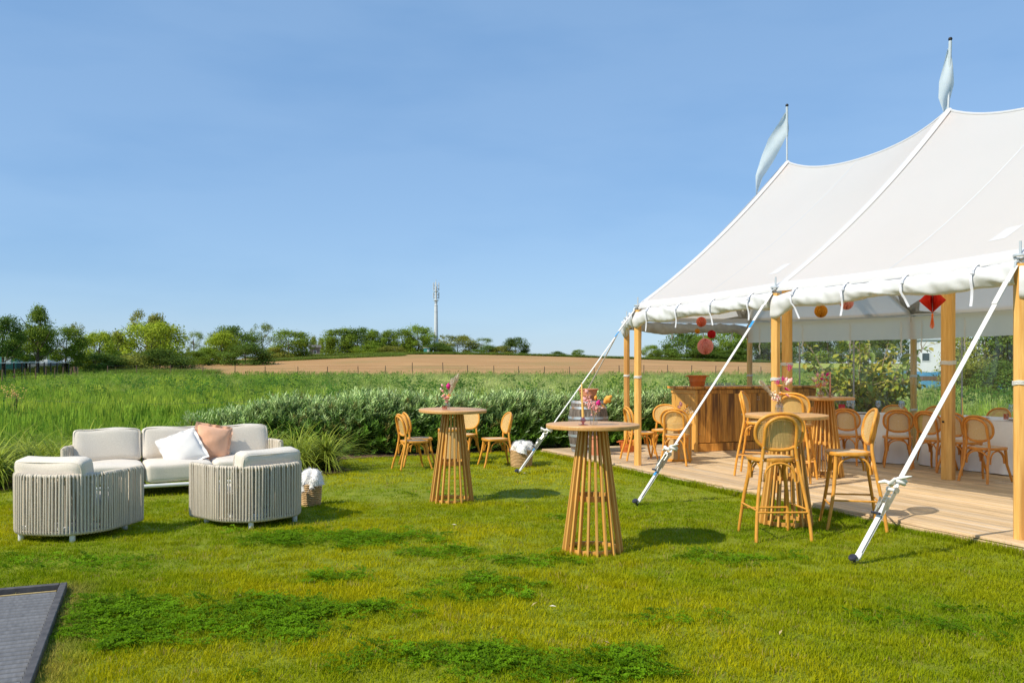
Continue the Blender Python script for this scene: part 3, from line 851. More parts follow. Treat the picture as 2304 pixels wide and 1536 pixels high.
m = MB(); m.tube([(.045, -3.3, .02), (.045, -.06, .02)], .006, 6); ob('edge_seal', m.mesh('edge_seal', MT['stem']), cover)

# ------------------------------------------------------------------ marquee
def g_prof(t, k=.24): return t - k*t*(1-t)
def ridge(a):
    s = (a/BAY) % 1.0
    return PEAK - .42*4*s*(1-s)*(1-.25*(4*s*(1-s)))
def eave(a):
    s = (a/BAY) % 1.0
    return EAVE - .025*4*s*(1-s)
ENDP = {-1: [(0, 0), (-2.8, 1.5), (-2.8, 4.45), (0, 2*HALF)], 1: [(2*BAY, 0), (2*BAY+2.8, 1.5), (2*BAY+2.8, 4.45), (2*BAY, 2*HALF)]}
def roof_pt(a, b, lift=0.0):
    t = 1-abs(b-HALF)/HALF
    z = eave(a)+(ridge(a)-eave(a))*g_prof(t)
    return T(a, b, z+lift)
tent = thing('marquee', 'white peaked sailcloth marquee on timber poles over the deck', 'tent')
def panel(a0, a1, b0, b1, na=28, nb=28):
    m = MB(); rows = []
    for i in range(nb+1):
        b = b0+(b1-b0)*i/nb
        rows.append([roof_pt(a0+(a1-a0)*j/na, b) for j in range(na+1)])
    return m.grid(rows)
for i in range(2):
    for (b0, b1) in ((-.0, HALF), (2*HALF, HALF)):
        ob('roof_panel', panel(i*BAY, (i+1)*BAY, b0, b1).mesh('roof_panel', MT['canvas'], 180), tent)
def end_pt(sg, e, w, r, lift=0.0):
    """point on an end panel: e edge index, w along the eave, r 0 at the peak .. 1 at the eave"""
    pa = ENDP[sg][e]; pb = ENDP[sg][e+1]; ap = (0 if sg < 0 else 2*BAY, HALF)
    ea = (pa[0]+(pb[0]-pa[0])*w, pa[1]+(pb[1]-pa[1])*w)
    a = ap[0]+(ea[0]-ap[0])*r; b = ap[1]+(ea[1]-ap[1])*r
    ev = EAVE-.025*4*w*(1-w)
    z = ev+(PEAK-ev)*g_prof(1-r) - .16*4*w*(1-w)*r*(1-r)
    return T(a, b, z+lift)
for sg in (-1, 1):
    for e in range(3):
        rows = [[end_pt(sg, e, w/20, .02+.98*r/24) for w in range(21)] for r in range(25)]
        ob('roof_panel', MB().grid(rows).mesh('roof_panel', MT['canvas'], 180), tent)
# seam bands over the poles and pale seams mid-bay
def band(fn, n, w, name, mt, side):
    m = MB(); rows = []
    for i in range(n+1):
        c = fn(i/n)
        rows.append([c+side*(w*q)+Vector((0, 0, h)) for q, h in ((-.5, .003), (-.3, .02), (0, .027), (.3, .02), (.5, .003))])
    return ob(name, m.grid(rows).mesh(name, mt, 60), tent)
for i in range(3):
    band(lambda t: roof_pt(i*BAY-1e-6 if i == 2 else i*BAY, HALF*t), 30, .12, 'seam_band', MT['canvas_band'], U)
    band(lambda t: roof_pt(i*BAY-1e-6 if i == 2 else i*BAY, 2*HALF-HALF*t), 30, .10, 'seam_band', MT['canvas_band'], U)
for e in (1, 2):
    tang = (T(-2.8, 1.5)-T(-2.8, 4.45)).normalized()
    band(lambda t: end_pt(-1, e-0, 0, 1-t*.98), 30, .09, 'seam_band', MT['canvas_band'], tang)
for i in range(2):
    for f in (.5,):
        m = MB(); rows = []
        for k in range(31):
            c = roof_pt((i+f)*BAY, HALF*k/30*.995)
            rows.append([c+U*(-.011)+Vector((0, 0, .004)), c+U*.011+Vector((0, 0, .004))])
        ob('seam', m.grid(rows).mesh('seam', MT['canvas_band'], 180), tent)
    # ridge rope sleeve
    m = MB(); m.tube([roof_pt(i*BAY+BAY*k/24*.9999, HALF, .004) for k in range(25)], .018, 6, caps=False); ob('ridge_sleeve', m.mesh('ridge_sleeve', MT['canvas_band']), tent)
# little sewn patches on the sunny slope
for (a, b) in ((BAY*.83, .5), (BAY*1.83, .5)):
    rows = [[roof_pt(a-.09+.18*j/4+.05*(i/4), b-.09+.2*i/4, .004) for j in range(5)] for i in range(5)]
    ob('roof_patch', MB().grid(rows).mesh('roof_patch', MT['canvas_band'], 180), tent)
# rounded reinforcement at the pole heads, inside: eight-pointed stars seen from below
def star(fn, rad_, name):
    m = MB(); c = fn(0, 0); V = [c]; n = 20
    for k in range(n):
        an = 2*PI*k/n; r = rad_*(1.0 if k % 2 == 0 else .42)
        V.append(fn(r*math.cos(an), r*math.sin(an)))
    F = [(0, 1+k, 1+(k+1) % n) for k in range(n)]
    m.add(V, F); return ob(name, m.mesh(name, MT['star'], 180), tent)
for i in range(3):
    ai = i*BAY-(1e-6 if i == 2 else 0)
    star(lambda da, db: roof_pt(min(max(ai+da, 1e-6), 2*BAY-1e-6), min(2*HALF-.06-abs(db), 2*HALF-.02), -.006), .62, 'star_patch')
star(lambda da, db: end_pt(-1, 1, min(.999, .96-abs(da)*.33 if da < 0 else .96+da*.05), min(.99, .965-abs(db)*.33), -.006), .62, 'star_patch')

# eave segments
SEG = [((0, 0), (BAY, 0), True), ((BAY, 0), (2*BAY, 0), True), ((-2.8, 1.5), (0, 0), True), ((-2.8, 4.45), (-2.8, 1.5), True),
       ((2*BAY, 0), (2*BAY+2.8, 1.5), True)]
WALL = [((0, 2*HALF), (-2.8, 4.45)), ((BAY, 2*HALF), (0, 2*HALF)), ((2*BAY, 2*HALF), (BAY, 2*HALF))]
def seg_frame(p, q):
    A = T(*p); B = T(*q); d = (B-A); L = d.length; d.normalize(); o = Vector((d.y, -d.x, 0))
    mid = T(BAY, HALF)
    if o.dot(((A+B)/2)-mid) < 0: o = -o
    return A, B, d, L, o
rs = np.random.default_rng(5)
for si, (p, q, roll) in enumerate(SEG + [(w[0], w[1], False) for w in WALL]):
    A, B, d, L, o = seg_frame(p, q)
    # hem of the roof
    n = 24; rows = [[], [], []]
    for k in range(n+1):
        s = k/n; c = A+d*(L*s); z = EAVE-.025*4*s*(1-s)
        rows[0].append(c-o*.10+Vector((0, 0, z+.088))); rows[1].append(c+o*.012+Vector((0, 0, z+.006))); rows[2].append(c+o*.016+Vector((0, 0, z-.035)))
    ob('eave_hem', MB().grid(rows).mesh('eave_hem', MT['canvas_band'], 180), tent)
    if not roll: continue
    # rolled-up side wall hanging under the eave
    n = 200; m_ = 26; rows = []
    ph = rs.random(40)*6.28; fr = rs.random(40)
    nst = 4
    for k in range(n+1):
        s = k/n; c = A+d*(L*s); z = EAVE-.025*4*s*(1-s)
        endf = math.exp(-(s*L/.22)**2)
        pinch = 1-.09*sum(math.exp(-((s-(j+.5)/nst)*L/.06)**2) for j in range(nst))
        pin2 = sum(math.exp(-((s-j/(2*nst))*L/.05)**2) for j in range(2*nst+1))
        ring = []
        for j in range(m_):
            an = 2*PI*j/m_
            cr = .006*math.sin(7*s*L+3*an+ph[0]) + .006*math.sin(13*s*L-2*an+ph[1]) + .007*math.sin(23*s*L+an*4+ph[2]) + .010*math.sin(9*s*L+5*an+ph[4])*math.sin(3*s*L+ph[5]) + .008*math.sin(41*s*L+2*an+ph[3])
            fo = abs(math.sin(1.5*an+5.2*s*L+1.3*math.sin(2.1*s*L+ph[7])+ph[6]))**.6*.026*(.4+.6*abs(math.sin(1.7*s*L+ph[8])))
            sagb = .020*math.sin(2.3*s*L+ph[9])+.014*math.sin(5.1*s*L+ph[10])
            rr_h = (.078+.4*cr-1.0*fo)*pinch; rr_v = (.102+.2*cr-.3*fo+(sagb if math.sin(an) < 0 else 0))*pinch+.03*endf
            y_ = math.sin(an)*rr_v
            up_ = max(0, math.sin(an))
            ring.append(c+o*(.035+math.cos(an)*rr_h*(1-.35*up_)) + Vector((0, 0, z-.138-.09*endf+y_+up_*up_*.02*pin2)))
        rows.append(ring)
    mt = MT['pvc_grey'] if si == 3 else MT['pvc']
    roll_o = ob('rolled_wall', MB().grid(rows, closed=True).mesh('rolled_wall', mt, 180), tent)
    for j in range(nst):
        s = (j+.5)/nst; c = A+d*(L*s); z = EAVE-.025*4*s*(1-s); wv = d*.015
        tail = .06+.10*rs.random(); sw = .05*rs.standard_normal()
        path = [(.03, .0), (.08, -.05), (.118, -.12), (.105, -.19), (.075, -.25), (.065, -.26-tail*.5), (.06, -.26-tail)]
        m = MB(); rr = []
        for i, (h, v) in enumerate(path):
            f = max(0, i-3)/3
            pt = c+o*h+Vector((0, 0, z+v))+d*(sw*f-.02*i/6)
            rr.append([pt-wv, pt+wv])
        ob('tie_strap', m.grid(rr).mesh('tie_strap', MT['tape'], 180), tent)
        m = MB(); m.box(c+o*.105+Vector((0, 0, z-.085)), (.03, .03, .045), ch=.005); ob('buckle', m.mesh('buckle', MT['tape']), tent)
    for j in range(9):
        c = A+d*(L*(j+.02)/8.05); m = MB()
        m.tube([c+o*.03+Vector((0, 0, EAVE-.025*4*(j/8)*(1-j/8)-.045))+Vector((d.x*.012*math.cos(t), d.y*.012*math.cos(t), .014*math.sin(t))) for t in np.linspace(0, 2*PI, 9)[:-1]], .003, 5, closed=True)
        ob('hook', m.mesh('hook', MT['steel']), tent)

# timber poles
def pole_mesh(w, h, name='pole'):
    m = MB(); c = w*.29; P8 = [(w/2, -w/2+c), (w/2, w/2-c), (w/2-c, w/2), (-w/2+c, w/2), (-w/2, w/2-c), (-w/2, -w/2+c), (-w/2+c, -w/2), (w/2-c, -w/2)]
    V = [(x, y, z) for z in (0, h) for x, y in P8]
    m.add(V, [(k, (k+1) % 8, 8+(k+1) % 8, 8+k) for k in range(8)] + [tuple(range(8))[::-1], tuple(range(8, 16))])
    return m.mesh(name, MT['pine'], 20)
side_pole = pole_mesh(.105, EAVE-.06-DECK); king_pole = pole_mesh(.17, PEAK-.1-DECK)
def coil(r, z, n=3, rr=.006):
    m = MB()
    m.tube([(r*math.cos(t), r*math.sin(t), z+.013*t/6.28+.004*math.sin(3*t)) for t in np.linspace(0, 2*PI*n, 16*n)], rr, 5)
    m.tube([(r, 0, z), (r+.012, .02, z+.05), (r+.006, .015, z+.085), (r-.004, 0, z+.1)], rr*.8, 5)
    return m.mesh('rope_wrap', MT['webbing'])
cl = coil(.06, 1.35); cl2 = coil(.095, 1.55, 4, .008)
brk = MB()
brk.tube([(0, 0, EAVE-DECK-.08), (0, 0, EAVE-DECK+.14)], .011, 8)
brk.tube([(.05*math.cos(t), .05*math.sin(t), EAVE-DECK+.012) for t in np.linspace(0, 2*PI, 17)[:-1]], .012, 6, closed=True)
brk.box((0, 0, EAVE-DECK-.015), (.07, .07, .012), ch=.003)
brkm = brk.mesh('pole_bracket', MT['galv'])
POLES = [(0, 0, 'octagonal timber side pole by the strap beside the fleece basket', True), (BAY, 0, 'timber side pole of the marquee behind the round bar table on the deck edge', True), (2*BAY, 0, 'timber side pole of the marquee closest to the camera', True),
         (-2.8, 1.5, 'timber pole at the open far end of the marquee, by the terracotta bucket', True), (-2.8, 4.45, 'timber pole behind the bar where the clear wall starts', True), (0, 2*HALF, 'timber pole in the clear wall beside the leafy shrub', True),
         (BAY, 2*HALF, 'timber pole in the clear wall behind the long white table', True), (2*BAY, 2*HALF, 'timber pole in the clear wall past the end of the long white table', True)]
for (a, b, lb, _) in POLES:
    if lb is None: continue
    t = thing('tent_pole', lb, 'pole', T(a, b, DECK), RU, 'timber poles of the marquee')
    ob('shaft', side_pole, t); ob('rope_wrap', cl, t, rot=(0, 0, 2.5)); ob('bracket', brkm, t)
    if b > 5: ob('rope_wrap', cl, t, (0, 0, -.62), (0, 0, 1))
for i, lb in ((0, 'thick timber king pole just behind a side pole, under the first flag'), (1, 'thick timber king pole standing clear on the deck before the white tables'), (2, 'thick timber king pole under the third peak of the marquee')):
    t = thing('king_pole', lb, 'pole', T(i*BAY, HALF, DECK), RU, 'timber poles of the marquee')
    ob('shaft', king_pole, t); ob('rope_wrap', cl2, t, rot=(0, 0, 2.0))
    m = MB(); m.lathe([(.012, 0), (.014, .01), (.012, .02)], 10); 
    ob('bolt_hole', m.mesh('bolt_hole', MT['black']), t, (.0, -.0855, .78), (PI/2, 0, 0))
# flag staffs and pennants at the peaks
def staff(i, lb, lean):
    t = thing('flag_staff', lb, 'flagpole', T(i*BAY, HALF, PEAK-.06), 0, 'flag staffs on the marquee peaks')
    m = MB(); m.tube([(0, 0, 0), (lean, 0, 1.0)], .016, 10); ob('tube', m.mesh('tube', MT['galv']), t)
    m = MB(); m.tube([(lean*.5, 0, .5), (lean*.99, 0, .99)], .021, 10); ob('sleeve', m.mesh('sleeve', MT['flag']), t)
    m = MB(); m.lathe([(.001, -.028), (.02, -.02), (.028, 0), (.02, .02), (.001, .028)], 12, (lean, 0, 1.02)); ob('finial', m.mesh('finial', MT['black']), t)
staff(0, 'thin blue grey flag staff on the far peak of the marquee', 0.0)
staff(1, 'thin blue grey flag staff on the tallest looking peak of the marquee', .03)
def pennant(base, pts, wd, lb, sd):
    m = MB(); rows = []; n = len(pts)*5-5
    P_ = [Vector(p) for p in pts]
    for k in range(n+1):
        f = k/n*(len(pts)-1); i = min(int(f), len(pts)-2); u_ = f-i
        c = P_[i].lerp(P_[i+1], u_); w = np.interp(f, range(len(wd)), wd)
        dr = (P_[i+1]-P_[i]).normalized(); nrm = Vector((-dr.z, 0, dr.x))
        row = []
        for j in range(9):
            q = j/8-.5
            row.append(base+c+nrm*(w*q)+Vector((0, .020*math.sin(5*q+1.2*f+sd)+.02*math.sin(f*1.3+sd), 0)))
        rows.append(row)
    o = ob('pennant', MB().grid(rows).mesh('pennant', MT['flag'], 180))
    return tag(o, lb, 'flag', 'pennants of the marquee')
pennant(T(0, HALF, PEAK-.06), [(-.02, 0, .90), (-.07, 0, .63), (-.20, 0, .40), (-.33, 0, .12), (-.47, 0, -.18), (-.52, 0, -.50)], [.03, .22, .25, .22, .13, .012], 'pale pennant blowing down and away from the far peak', 1.0)
pennant(T(BAY, HALF, PEAK-.06), [(.015, 0, .90), (.0, 0, .66), (-.025, 0, .42), (-.05, 0, .22), (-.05, 0, .03)], [.03, .12, .20, .17, .03], 'pale pennant hanging limp against the staff of the second peak', 2.0)

# clear side wall along the back
wall = thing('clear_side_wall', 'clear plastic wall panels under a white band at the back of the marquee', 'tent wall')
for (p, q) in WALL:
    A, B, d, L, o = seg_frame(p, q)
    A = A-o*.07; n = 40
    def surf(z, k, amp):
        s = k/n
        return A+d*(L*s)+o*(amp*(math.sin(9*s*L)+.6*math.sin(21*s*L+1)))+Vector((0, 0, z))
    zb = EAVE-.43
    rows = [[surf(EAVE-.02-(.41*i/4), k, .004+.004*i) for k in range(n+1)] for i in range(5)]
    ob('white_band', MB().grid(rows).mesh('white_band', MT['canvas'], 180), wall)
    rows = [[surf(zb+(DECK-zb)*i/12, k, .012+.010*math.sin(i*.9)) for k in range(n+1)] for i in range(13)]
    ob('clear_panel', MB().grid(rows).mesh('clear_panel', MT['clear'], 180), wall)
    for f in (.06, .35, .64, .92):
        c = A+d*(L*f)-o*.02; m = MB()
        m.grid([[c+d*x+Vector((.01*math.sin(z*30), 0, z)) for x in (-.014, .014)] for z in np.linspace(EAVE-.1, EAVE-.68, 8)])
        ob('tie_strap', m.mesh('tie_strap', MT['webbing'], 180), wall)
    for f in (.33, .66):
        c = A+d*(L*f)-o*.012; m = MB(); m.box((0, 0, 0), (.03, .004, zb-DECK)); ob('weld_seam', m.mesh('weld_seam', MT['pvc_grey']), wall, c+Vector((0, 0, (zb+DECK)/2)), (0, 0, math.atan2(d.y, d.x)))

# ground straps with ratchets
def guy(top, foot, lb, knot_f=.24, wide=.05):
    t = thing('guy_strap', lb, 'strap', foot, 0, 'straps that hold the marquee down')
    F_ = Vector((0, 0, 0)); V_ = Vector(top)-Vector(foot); L = V_.length; d = V_.normalized()
    side = d.cross(Vector((0, 0, 1))).normalized(); face = side.cross(d).normalized()
    R = Matrix((side, d, face)).transposed()
    k = L*knot_f
    def bar(name, a, b, w, th, mt, off=0.0):
        m = MB(); m.box((0, 0, 0), (w, (b-a), th), R, 0)
        return ob(name, m.mesh(name, mt), t, d*((a+b)/2)+face*off)
    bar('webbing', k, L, wide, .005, MT['webbing'])
    bar('webbing', .05, k-.16, wide, .005, MT['webbing'], .012); bar('webbing', .05, k-.16, wide, .005, MT['webbing'], -.006)
    bar('strap_end', L-.42, L-.18, wide*1.06, .006, MT['webbing'], .008)
    if 'side-on' not in lb: bar('maker_tag', k*.55, k*.62, wide*1.02, .003, MT['blue_tag'], .018)
    if 'side-on' not in lb: bar('colour_tag', L*.83, L*.87, wide*1.02, .003, MT['blue_tag'], .006)
    # ratchet
    rt = ob('ratchet', None, t, d*(k-.05)); rt.rotation_euler = R.to_euler()
    for s in (-1, 1):
        m = MB(); m.box((s*.037, -.06, .012), (.005, .21, .04), ch=.002); ob('side_plate', m.mesh('side_plate', MT['steel']), rt)
        m = MB(); m.lathe([(.026, -.004), (.026, .004)], 14); ob('gear', m.mesh('gear', MT['steel']), rt, (s*.045, .02, .014), (0, PI/2, 0))
    m = MB(); m.tube([(-.04, .02, .014), (.04, .02, .014)], .014, 10); ob('spool', m.mesh('spool', MT['webbing']), rt)
    for q in (-.03, -.06, -.09):
        m = MB(); m.tube([(-.036, q, .02), (.036, q, .02)], .005, 6); ob('cross_bar', m.mesh('cross_bar', MT['steel']), rt)
    m = MB()
    for s in (-1, 1): m.box((s*.041, -.15, .035), (.004, .15, .025), Matrix.Rotation(.18, 3, 'X'))
    ob('handle', m.mesh('handle', MT['steel']), rt)
    m = MB(); m.tube([(-.046, -.225, .052), (.046, -.225, .052)], .011, 10); ob('grip', m.mesh('grip', MT['dark_steel']), rt)
    # spare webbing knotted round the strap
    m = MB(); r_ = np.random.default_rng(int(L*1000))
    pts = [side*(-.15+.06*i/2)+face*(.03+.015*r_.standard_normal())+d*(.02*math.sin(i*1.3)+.012*i) for i in range(6)]
    m.tube([tuple(p) for p in pts], [.012, .022, .018, .024, .022, .018], 10, flat=.75)
    pts = [side*(.0+.035*i)+face*(.035)+d*(.06+.012*i) for i in range(5)]
    m.tube([tuple(p) for p in pts], [.022, .019, .022, .018, .006], 10, flat=.6)
    pts = [face*(.036*math.cos(q))+side*(.036*math.sin(q)+.02)+d*(.045+.004*q) for q in np.linspace(0, 9, 20)]
    m.tube([tuple(p) for p in pts], .013, 8)
    ob('knotted_end', m.mesh('knotted_end', MT['webbing'], 60), t, d*k)
    # stake
    m = MB(); m.lathe([(.012, -.05), (.012, .03), (.033, .032), (.036, .042), (.03, .052), (.012, .056)], 14)
    ob('stake', m.mesh('stake', MT['dark_steel']), t, (0, 0, .02), (.35, -.5, 0))
    m = MB(); m.tube([d*.07+side*.03*math.cos(q)+face*.006+d*(.045*math.sin(q)) for q in np.linspace(0, 2*PI, 13)[:-1]], .006, 6, closed=True); ob('stake_loop', m.mesh('stake_loop', MT['webbing']), t)
    # head hook
    m = MB(); m.tube([d*(L-.02), d*(L+.02)+face*.02, d*(L+.05)], .012, 8); ob('head_hook', m.mesh('head_hook', MT['galv']), t)
guy(T(2*BAY, -.06, EAVE-.08), (2.76, 6.81, .01), 'white ratchet strap in front of the side-on stool, closest to the camera')
guy(T(BAY, -.06, EAVE-.06), (1.437, 9.75, .01), 'white ratchet strap pegged in the lawn between the two round tables and the bar')
guy(T(0, -.06, EAVE-.06), (.087, 12.69, .01), 'white ratchet strap pegged in the lawn beside the fleece basket')
guy(T(-2.8, 1.44, EAVE-.06), (.93, 17.25, .01), 'brownish strap running to the hedge from the far end of the marquee', .3, .04)
# inner rope under the roof
m = MB(); m.tube([T(BAY*.45, 3.3, 3.0), T(.25, 5.5, 2.62), T(.03, 2*HALF-.1, 2.45)], .006, 6); o = ob('roof_rope', m.mesh('roof_rope', MT['webbing'])); tag(o, 'thin rope slanting under the roof to the pole beside the shrub', 'rope')
# ------------------------------------------------------------------ round slatted bar tables
def make_bar_table(label, loc, rz, tilt=(0, 0)):
    t = thing('bar_table', label, 'table', loc, 0, 'round bar tables on slatted cone bases', rot=(tilt[0], tilt[1], rz))
    m = MB(); m.lathe([(.30, 1.068), (.396, 1.066), (.403, 1.070), (.405, 1.076), (.405, 1.096), (.402, 1.101), (.396, 1.103), (.2, 1.103), (.0005, 1.103)], 64)
    ob('tabletop', m.mesh('tabletop', MT['oak_top'], 30), t)
    m = MB(); m.lathe([(.0005, 1.05), (.15, 1.05), (.15, 1.066), (.0005, 1.066)], 32, cap0=False, cap1=False); ob('mounting_plate', m.mesh('mounting_plate', MT['oak']), t)
    n = 20; r0, r1, h = .252, .112, 1.05
    L = math.hypot(r0-r1, h); an = math.atan2(r0-r1, h)
    m = MB(); m.box((0, 0, 0), (.034, .019, L), ch=.0025); slm_ = m.mesh('slat', MT['oak'])
    for k in range(n):
        a = 2*PI*k/n+.07
        o = ob('slat', slm_, t, ((r0+r1)/2*math.cos(a), (r0+r1)/2*math.sin(a), h/2), (0, -an, a))
    for (z, rr, hh, nm) in ((.022, .228, .04, 'base_ring'), (.47, .165, .045, 'middle_ring')):
        m = MB(); m.lathe([(rr-.02, z-hh/2), (rr, z-hh/2), (rr, z+hh/2), (rr-.02, z+hh/2), (rr-.02, z-hh/2)], 32, cap0=False, cap1=False); ob(nm, m.mesh(nm, MT['oak'], 30), t)
    return t
bt = make_bar_table('round bar table on the lawn with a tall yellow candle and a flower vase', (.70, 7.33, .0), .3)
dup(bt, 'round bar table on the lawn in front of low cane chairs and the willow hedge', (-.72, 10.1, 0), rot=(.018, -.008, 1.1))
dup(bt, 'round bar table with cane stools drawn up at the edge of the deck', (2.77, 8.55, .02), rot=(.01, 0, .6))
dup(bt, 'round bar table standing on the deck near the end of the bar', (4.36, 11.8, DECK), .9)

# ------------------------------------------------------------------ bentwood cane chairs and stools
def sup(t, hw, hh, n=2.5):
    c, s = math.cos(t), math.sin(t)
    return (hw*math.copysign(abs(c)**(2/n), c), hh*math.copysign(abs(s)**(2/n), s))
def make_chair(stool, mt, name, label, cat):
    sz = .755 if stool else .462
    t = thing(name, label, cat)
    zc = sz+.245; hw, hh = (.226, .170) if stool else (.208, .165); lean = .20
    fy = lambda x, z: -.175-(z-sz)*lean+.035*(x/hw)**2*(1 if z > sz+.04 else 0)
    # seat
    m = MB(); n = 36; rows = []
    ol = []
    for k in range(n):
        x, y = sup(2*PI*k/n, .212, .205, 3.0); x *= (1+.10*(y/.205)); ol.append((x, y+.01))
    for (sc_, z) in ((.90, sz-.034), (.985, sz-.034), (1, sz-.027), (1, sz-.006), (.985, sz), (.80, sz), (.79, sz-.004)):
        rows.append([(x*sc_, y*sc_, z) for x, y in ol])
    seat = ob('seat', m.grid(rows, closed=True).mesh('seat', mt, 35), t)
    m = MB(); m.add([(x*.80, y*.80, sz-.003) for x, y in ol], [tuple(range(n))])
    ob('cane_panel', m.mesh('cane_panel', MT['cane_seat']), seat)
    # oval back
    m = MB(); pts = []
    for k in range(40):
        x, z = sup(2*PI*k/40, hw, hh, 2.35); pts.append((x, fy(x, zc+z)+.012, zc+z))
    back = ob('back_oval', m.tube(pts, .0155, 10, closed=True).mesh('back_oval', mt), t)
    m = MB(); rows = []
    for q in (1.0, .75, .5, .25, .02):
        rr = []
        for k in range(40):
            x, z = sup(2*PI*k/40, (hw-.008)*q, (hh-.008)*q, 2.35); rr.append((x, fy(x, zc+z)+.014, zc+z))
        rows.append(rr)
    ob('cane_panel', m.grid(rows, closed=True).mesh('cane_panel', MT['cane_back']), back)
    # rear legs and inner loop: one bent rod
    fx, fyb = (.258, -.30) if stool else (.20, -.285)
    pts = []
    for (x, y, z) in ((fx, fyb, 0.004), (fx-.012, fyb+.022, sz*.25), (fx-.04, fyb+.062, sz*.55), (.165, -.185, sz-.02), (.152, fy(.152, sz+.08)-.008, sz+.08), (.150, fy(.15, sz+.18)-.014, sz+.18), (.148, fy(.148, zc)-.014, zc+.02)):
        pts.append((x, y, z))
    arch = []
    for k in range(1, 12):
        a = PI*k/12; x = .148*math.cos(a); z = zc+.02+.118*math.sin(a); arch.append((x, fy(x, z)-.014, z))
    full = pts+arch+[(-x, y, z) for x, y, z in pts[::-1]]
    sm_ = []
    for i in range(len(full)-1):     # soften the bends
        a, b = Vector(full[i]), Vector(full[i+1]); sm_ += [a.lerp(b, .25), a.lerp(b, .75)]
    full = [Vector(full[0])]+sm_+[Vector(full[-1])]
    ob('rear_leg_loop', MB().tube(full, .0165, 10).mesh('rear_leg_loop', mt), t)
    # front legs
    ff, fyf = (.245, .24) if stool else (.20, .245)
    for s in (-1, 1):
        pts = [(s*ff, fyf, .004), (s*(ff-.012), fyf-.03, sz*.22), (s*(ff-.035), fyf-.062, sz*.5), (s*.170, .155, sz*.8), (s*.166, .15, sz-.03)]
        ob('leg', MB().tube(pts, [.0145, .016, .018, .019, .019], 10).mesh('leg', mt), t)
    # bent braces under the seat
    cor = [(.166, .15), (-.166, .15), (-.166, -.19), (.166, -.19)]
    bh = .17
    for i in range(4):
        a, b = Vector((*cor[i], 0)), Vector((*cor[(i+1) % 4], 0)); pts = []
        for k in range(13):
            s = k/12; an = PI*s; e = .06
            c = a.lerp(b, e+(1-2*e)*(.5-.5*math.cos(an))); pts.append((c.x, c.y, sz-.045-bh+bh*math.sin(an)**.7))
        ob('brace', MB().tube(pts, .0105, 8).mesh('brace', mt), t)
    if stool:
        zs = .27
        lf = (ff-.018, fyf-.036); lr = (fx-.016, fyb+.028)
        for (p, q, z) in ((( lf[0], lf[1]), (-lf[0], lf[1]), zs-.03), ((lr[0], lr[1]), (-lr[0], lr[1]), zs), ((lf[0], lf[1]), (lr[0], lr[1]), zs+.02), ((-lf[0], lf[1]), (-lr[0], lr[1]), zs+.02)):
            ob('stretcher', MB().tube([(*p, z), (*q, z)], .0095, 8).mesh('stretcher', mt), t)
    for s in (-1, 1):
        for (z, y) in ((sz-.018, -.20), (sz+.10, -.212)):
            m = MB(); m.lathe([(.0055, 0), (.0055, .004), (.003, .006)], 8); ob('screw', m.mesh('screw', MT['steel']), t, (s*.158, y, z), (PI/2, 0, 0))
    return t
CH = 'low bentwood cane chairs'; ST = 'tall bentwood cane bar stools'
chair = make_chair(False, MT['bent'], 'cane_chair', 'low cane chair on the lawn, the front one of the pair with its back turned', 'chair')
def put(o, x, y, z, deg): o.location = (x, y, z); o.rotation_euler = (0, 0, math.radians(deg))
put(chair, -1.56, 13.35, 0, -62); chair['group'] = CH
D2 = math.radians
dup(chair, 'low cane chair on the lawn, half hidden behind its twin by the hedge', (-1.53, 13.85, 0), D2(-72), CH)
dup(chair, 'low cane chair on the lawn directly behind the bar table with the feather bouquet', (-.83, 14.65, 0), D2(160), CH)
dup(chair, 'low cane chair on the lawn beside the fleece basket', (-.27, 13.75, 0), D2(108), CH)
dup(chair, 'low cane chair seen side-on behind the first tent pole', (2.12, 13.95, DECK), D2(-82), CH)
dup(chair, 'low cane chair with its back to the camera beside the cane drum on the deck', (2.58, 13.32, DECK), D2(-18), CH)
dup(chair, 'low cane chair behind the cane drum on the deck, facing the lawn', (2.63, 14.55, DECK), D2(165), CH)
DC = 'cane chairs at the white dining tables'
dch = make_chair(False, MT['bent_deck'], 'dining_chair', 'cane dining chair nearest the picture edge, turned toward the white table', 'chair')
put(dch, 6.30, 11.22, DECK, -62); dch['group'] = DC
for lb, x, y, dg in (('cane dining chair with its seat showing past the king pole', 6.45, 12.08, -66), ('cane dining chair crossed by the white strap', 6.26, 12.50, -58),
                     ('cane dining chair behind the back of the side-on stool', 5.93, 12.98, -22), ('cane dining chair just beyond the bar table on the deck', 5.34, 13.32, -42), ('cane dining chair hidden behind the slatted base of the deck table', 4.93, 13.75, -20),
                     ('cane dining chair facing the camera across the table with the grey glasses', 6.52, 14.35, 160), ('cane dining chair facing the camera behind the yellow candle', 6.98, 13.95, 140), ('cane dining chair facing the camera behind the four wine glasses', 7.52, 13.28, 112)):
    dup(dch, lb, (x, y, DECK), D2(dg), DC)
stool = make_chair(True, MT['bent'], 'bar_stool', 'tall cane stool with its back to the camera on the lawn', 'stool')
put(stool, 2.46, 7.98, 0, 3); stool['group'] = ST
dup(stool, 'tall cane stool turned side-on beside the ratchet strap', (3.36, 8.42, .01), D2(78), ST)
dup(stool, 'tall cane stool in front of the bar, showing only its narrow back edge', (3.50, 11.95, DECK), D2(-115), ST)
dup(stool, 'tall cane stool behind the round table, drawn up to the deck table', (3.80, 11.35, DECK), D2(-30), ST)

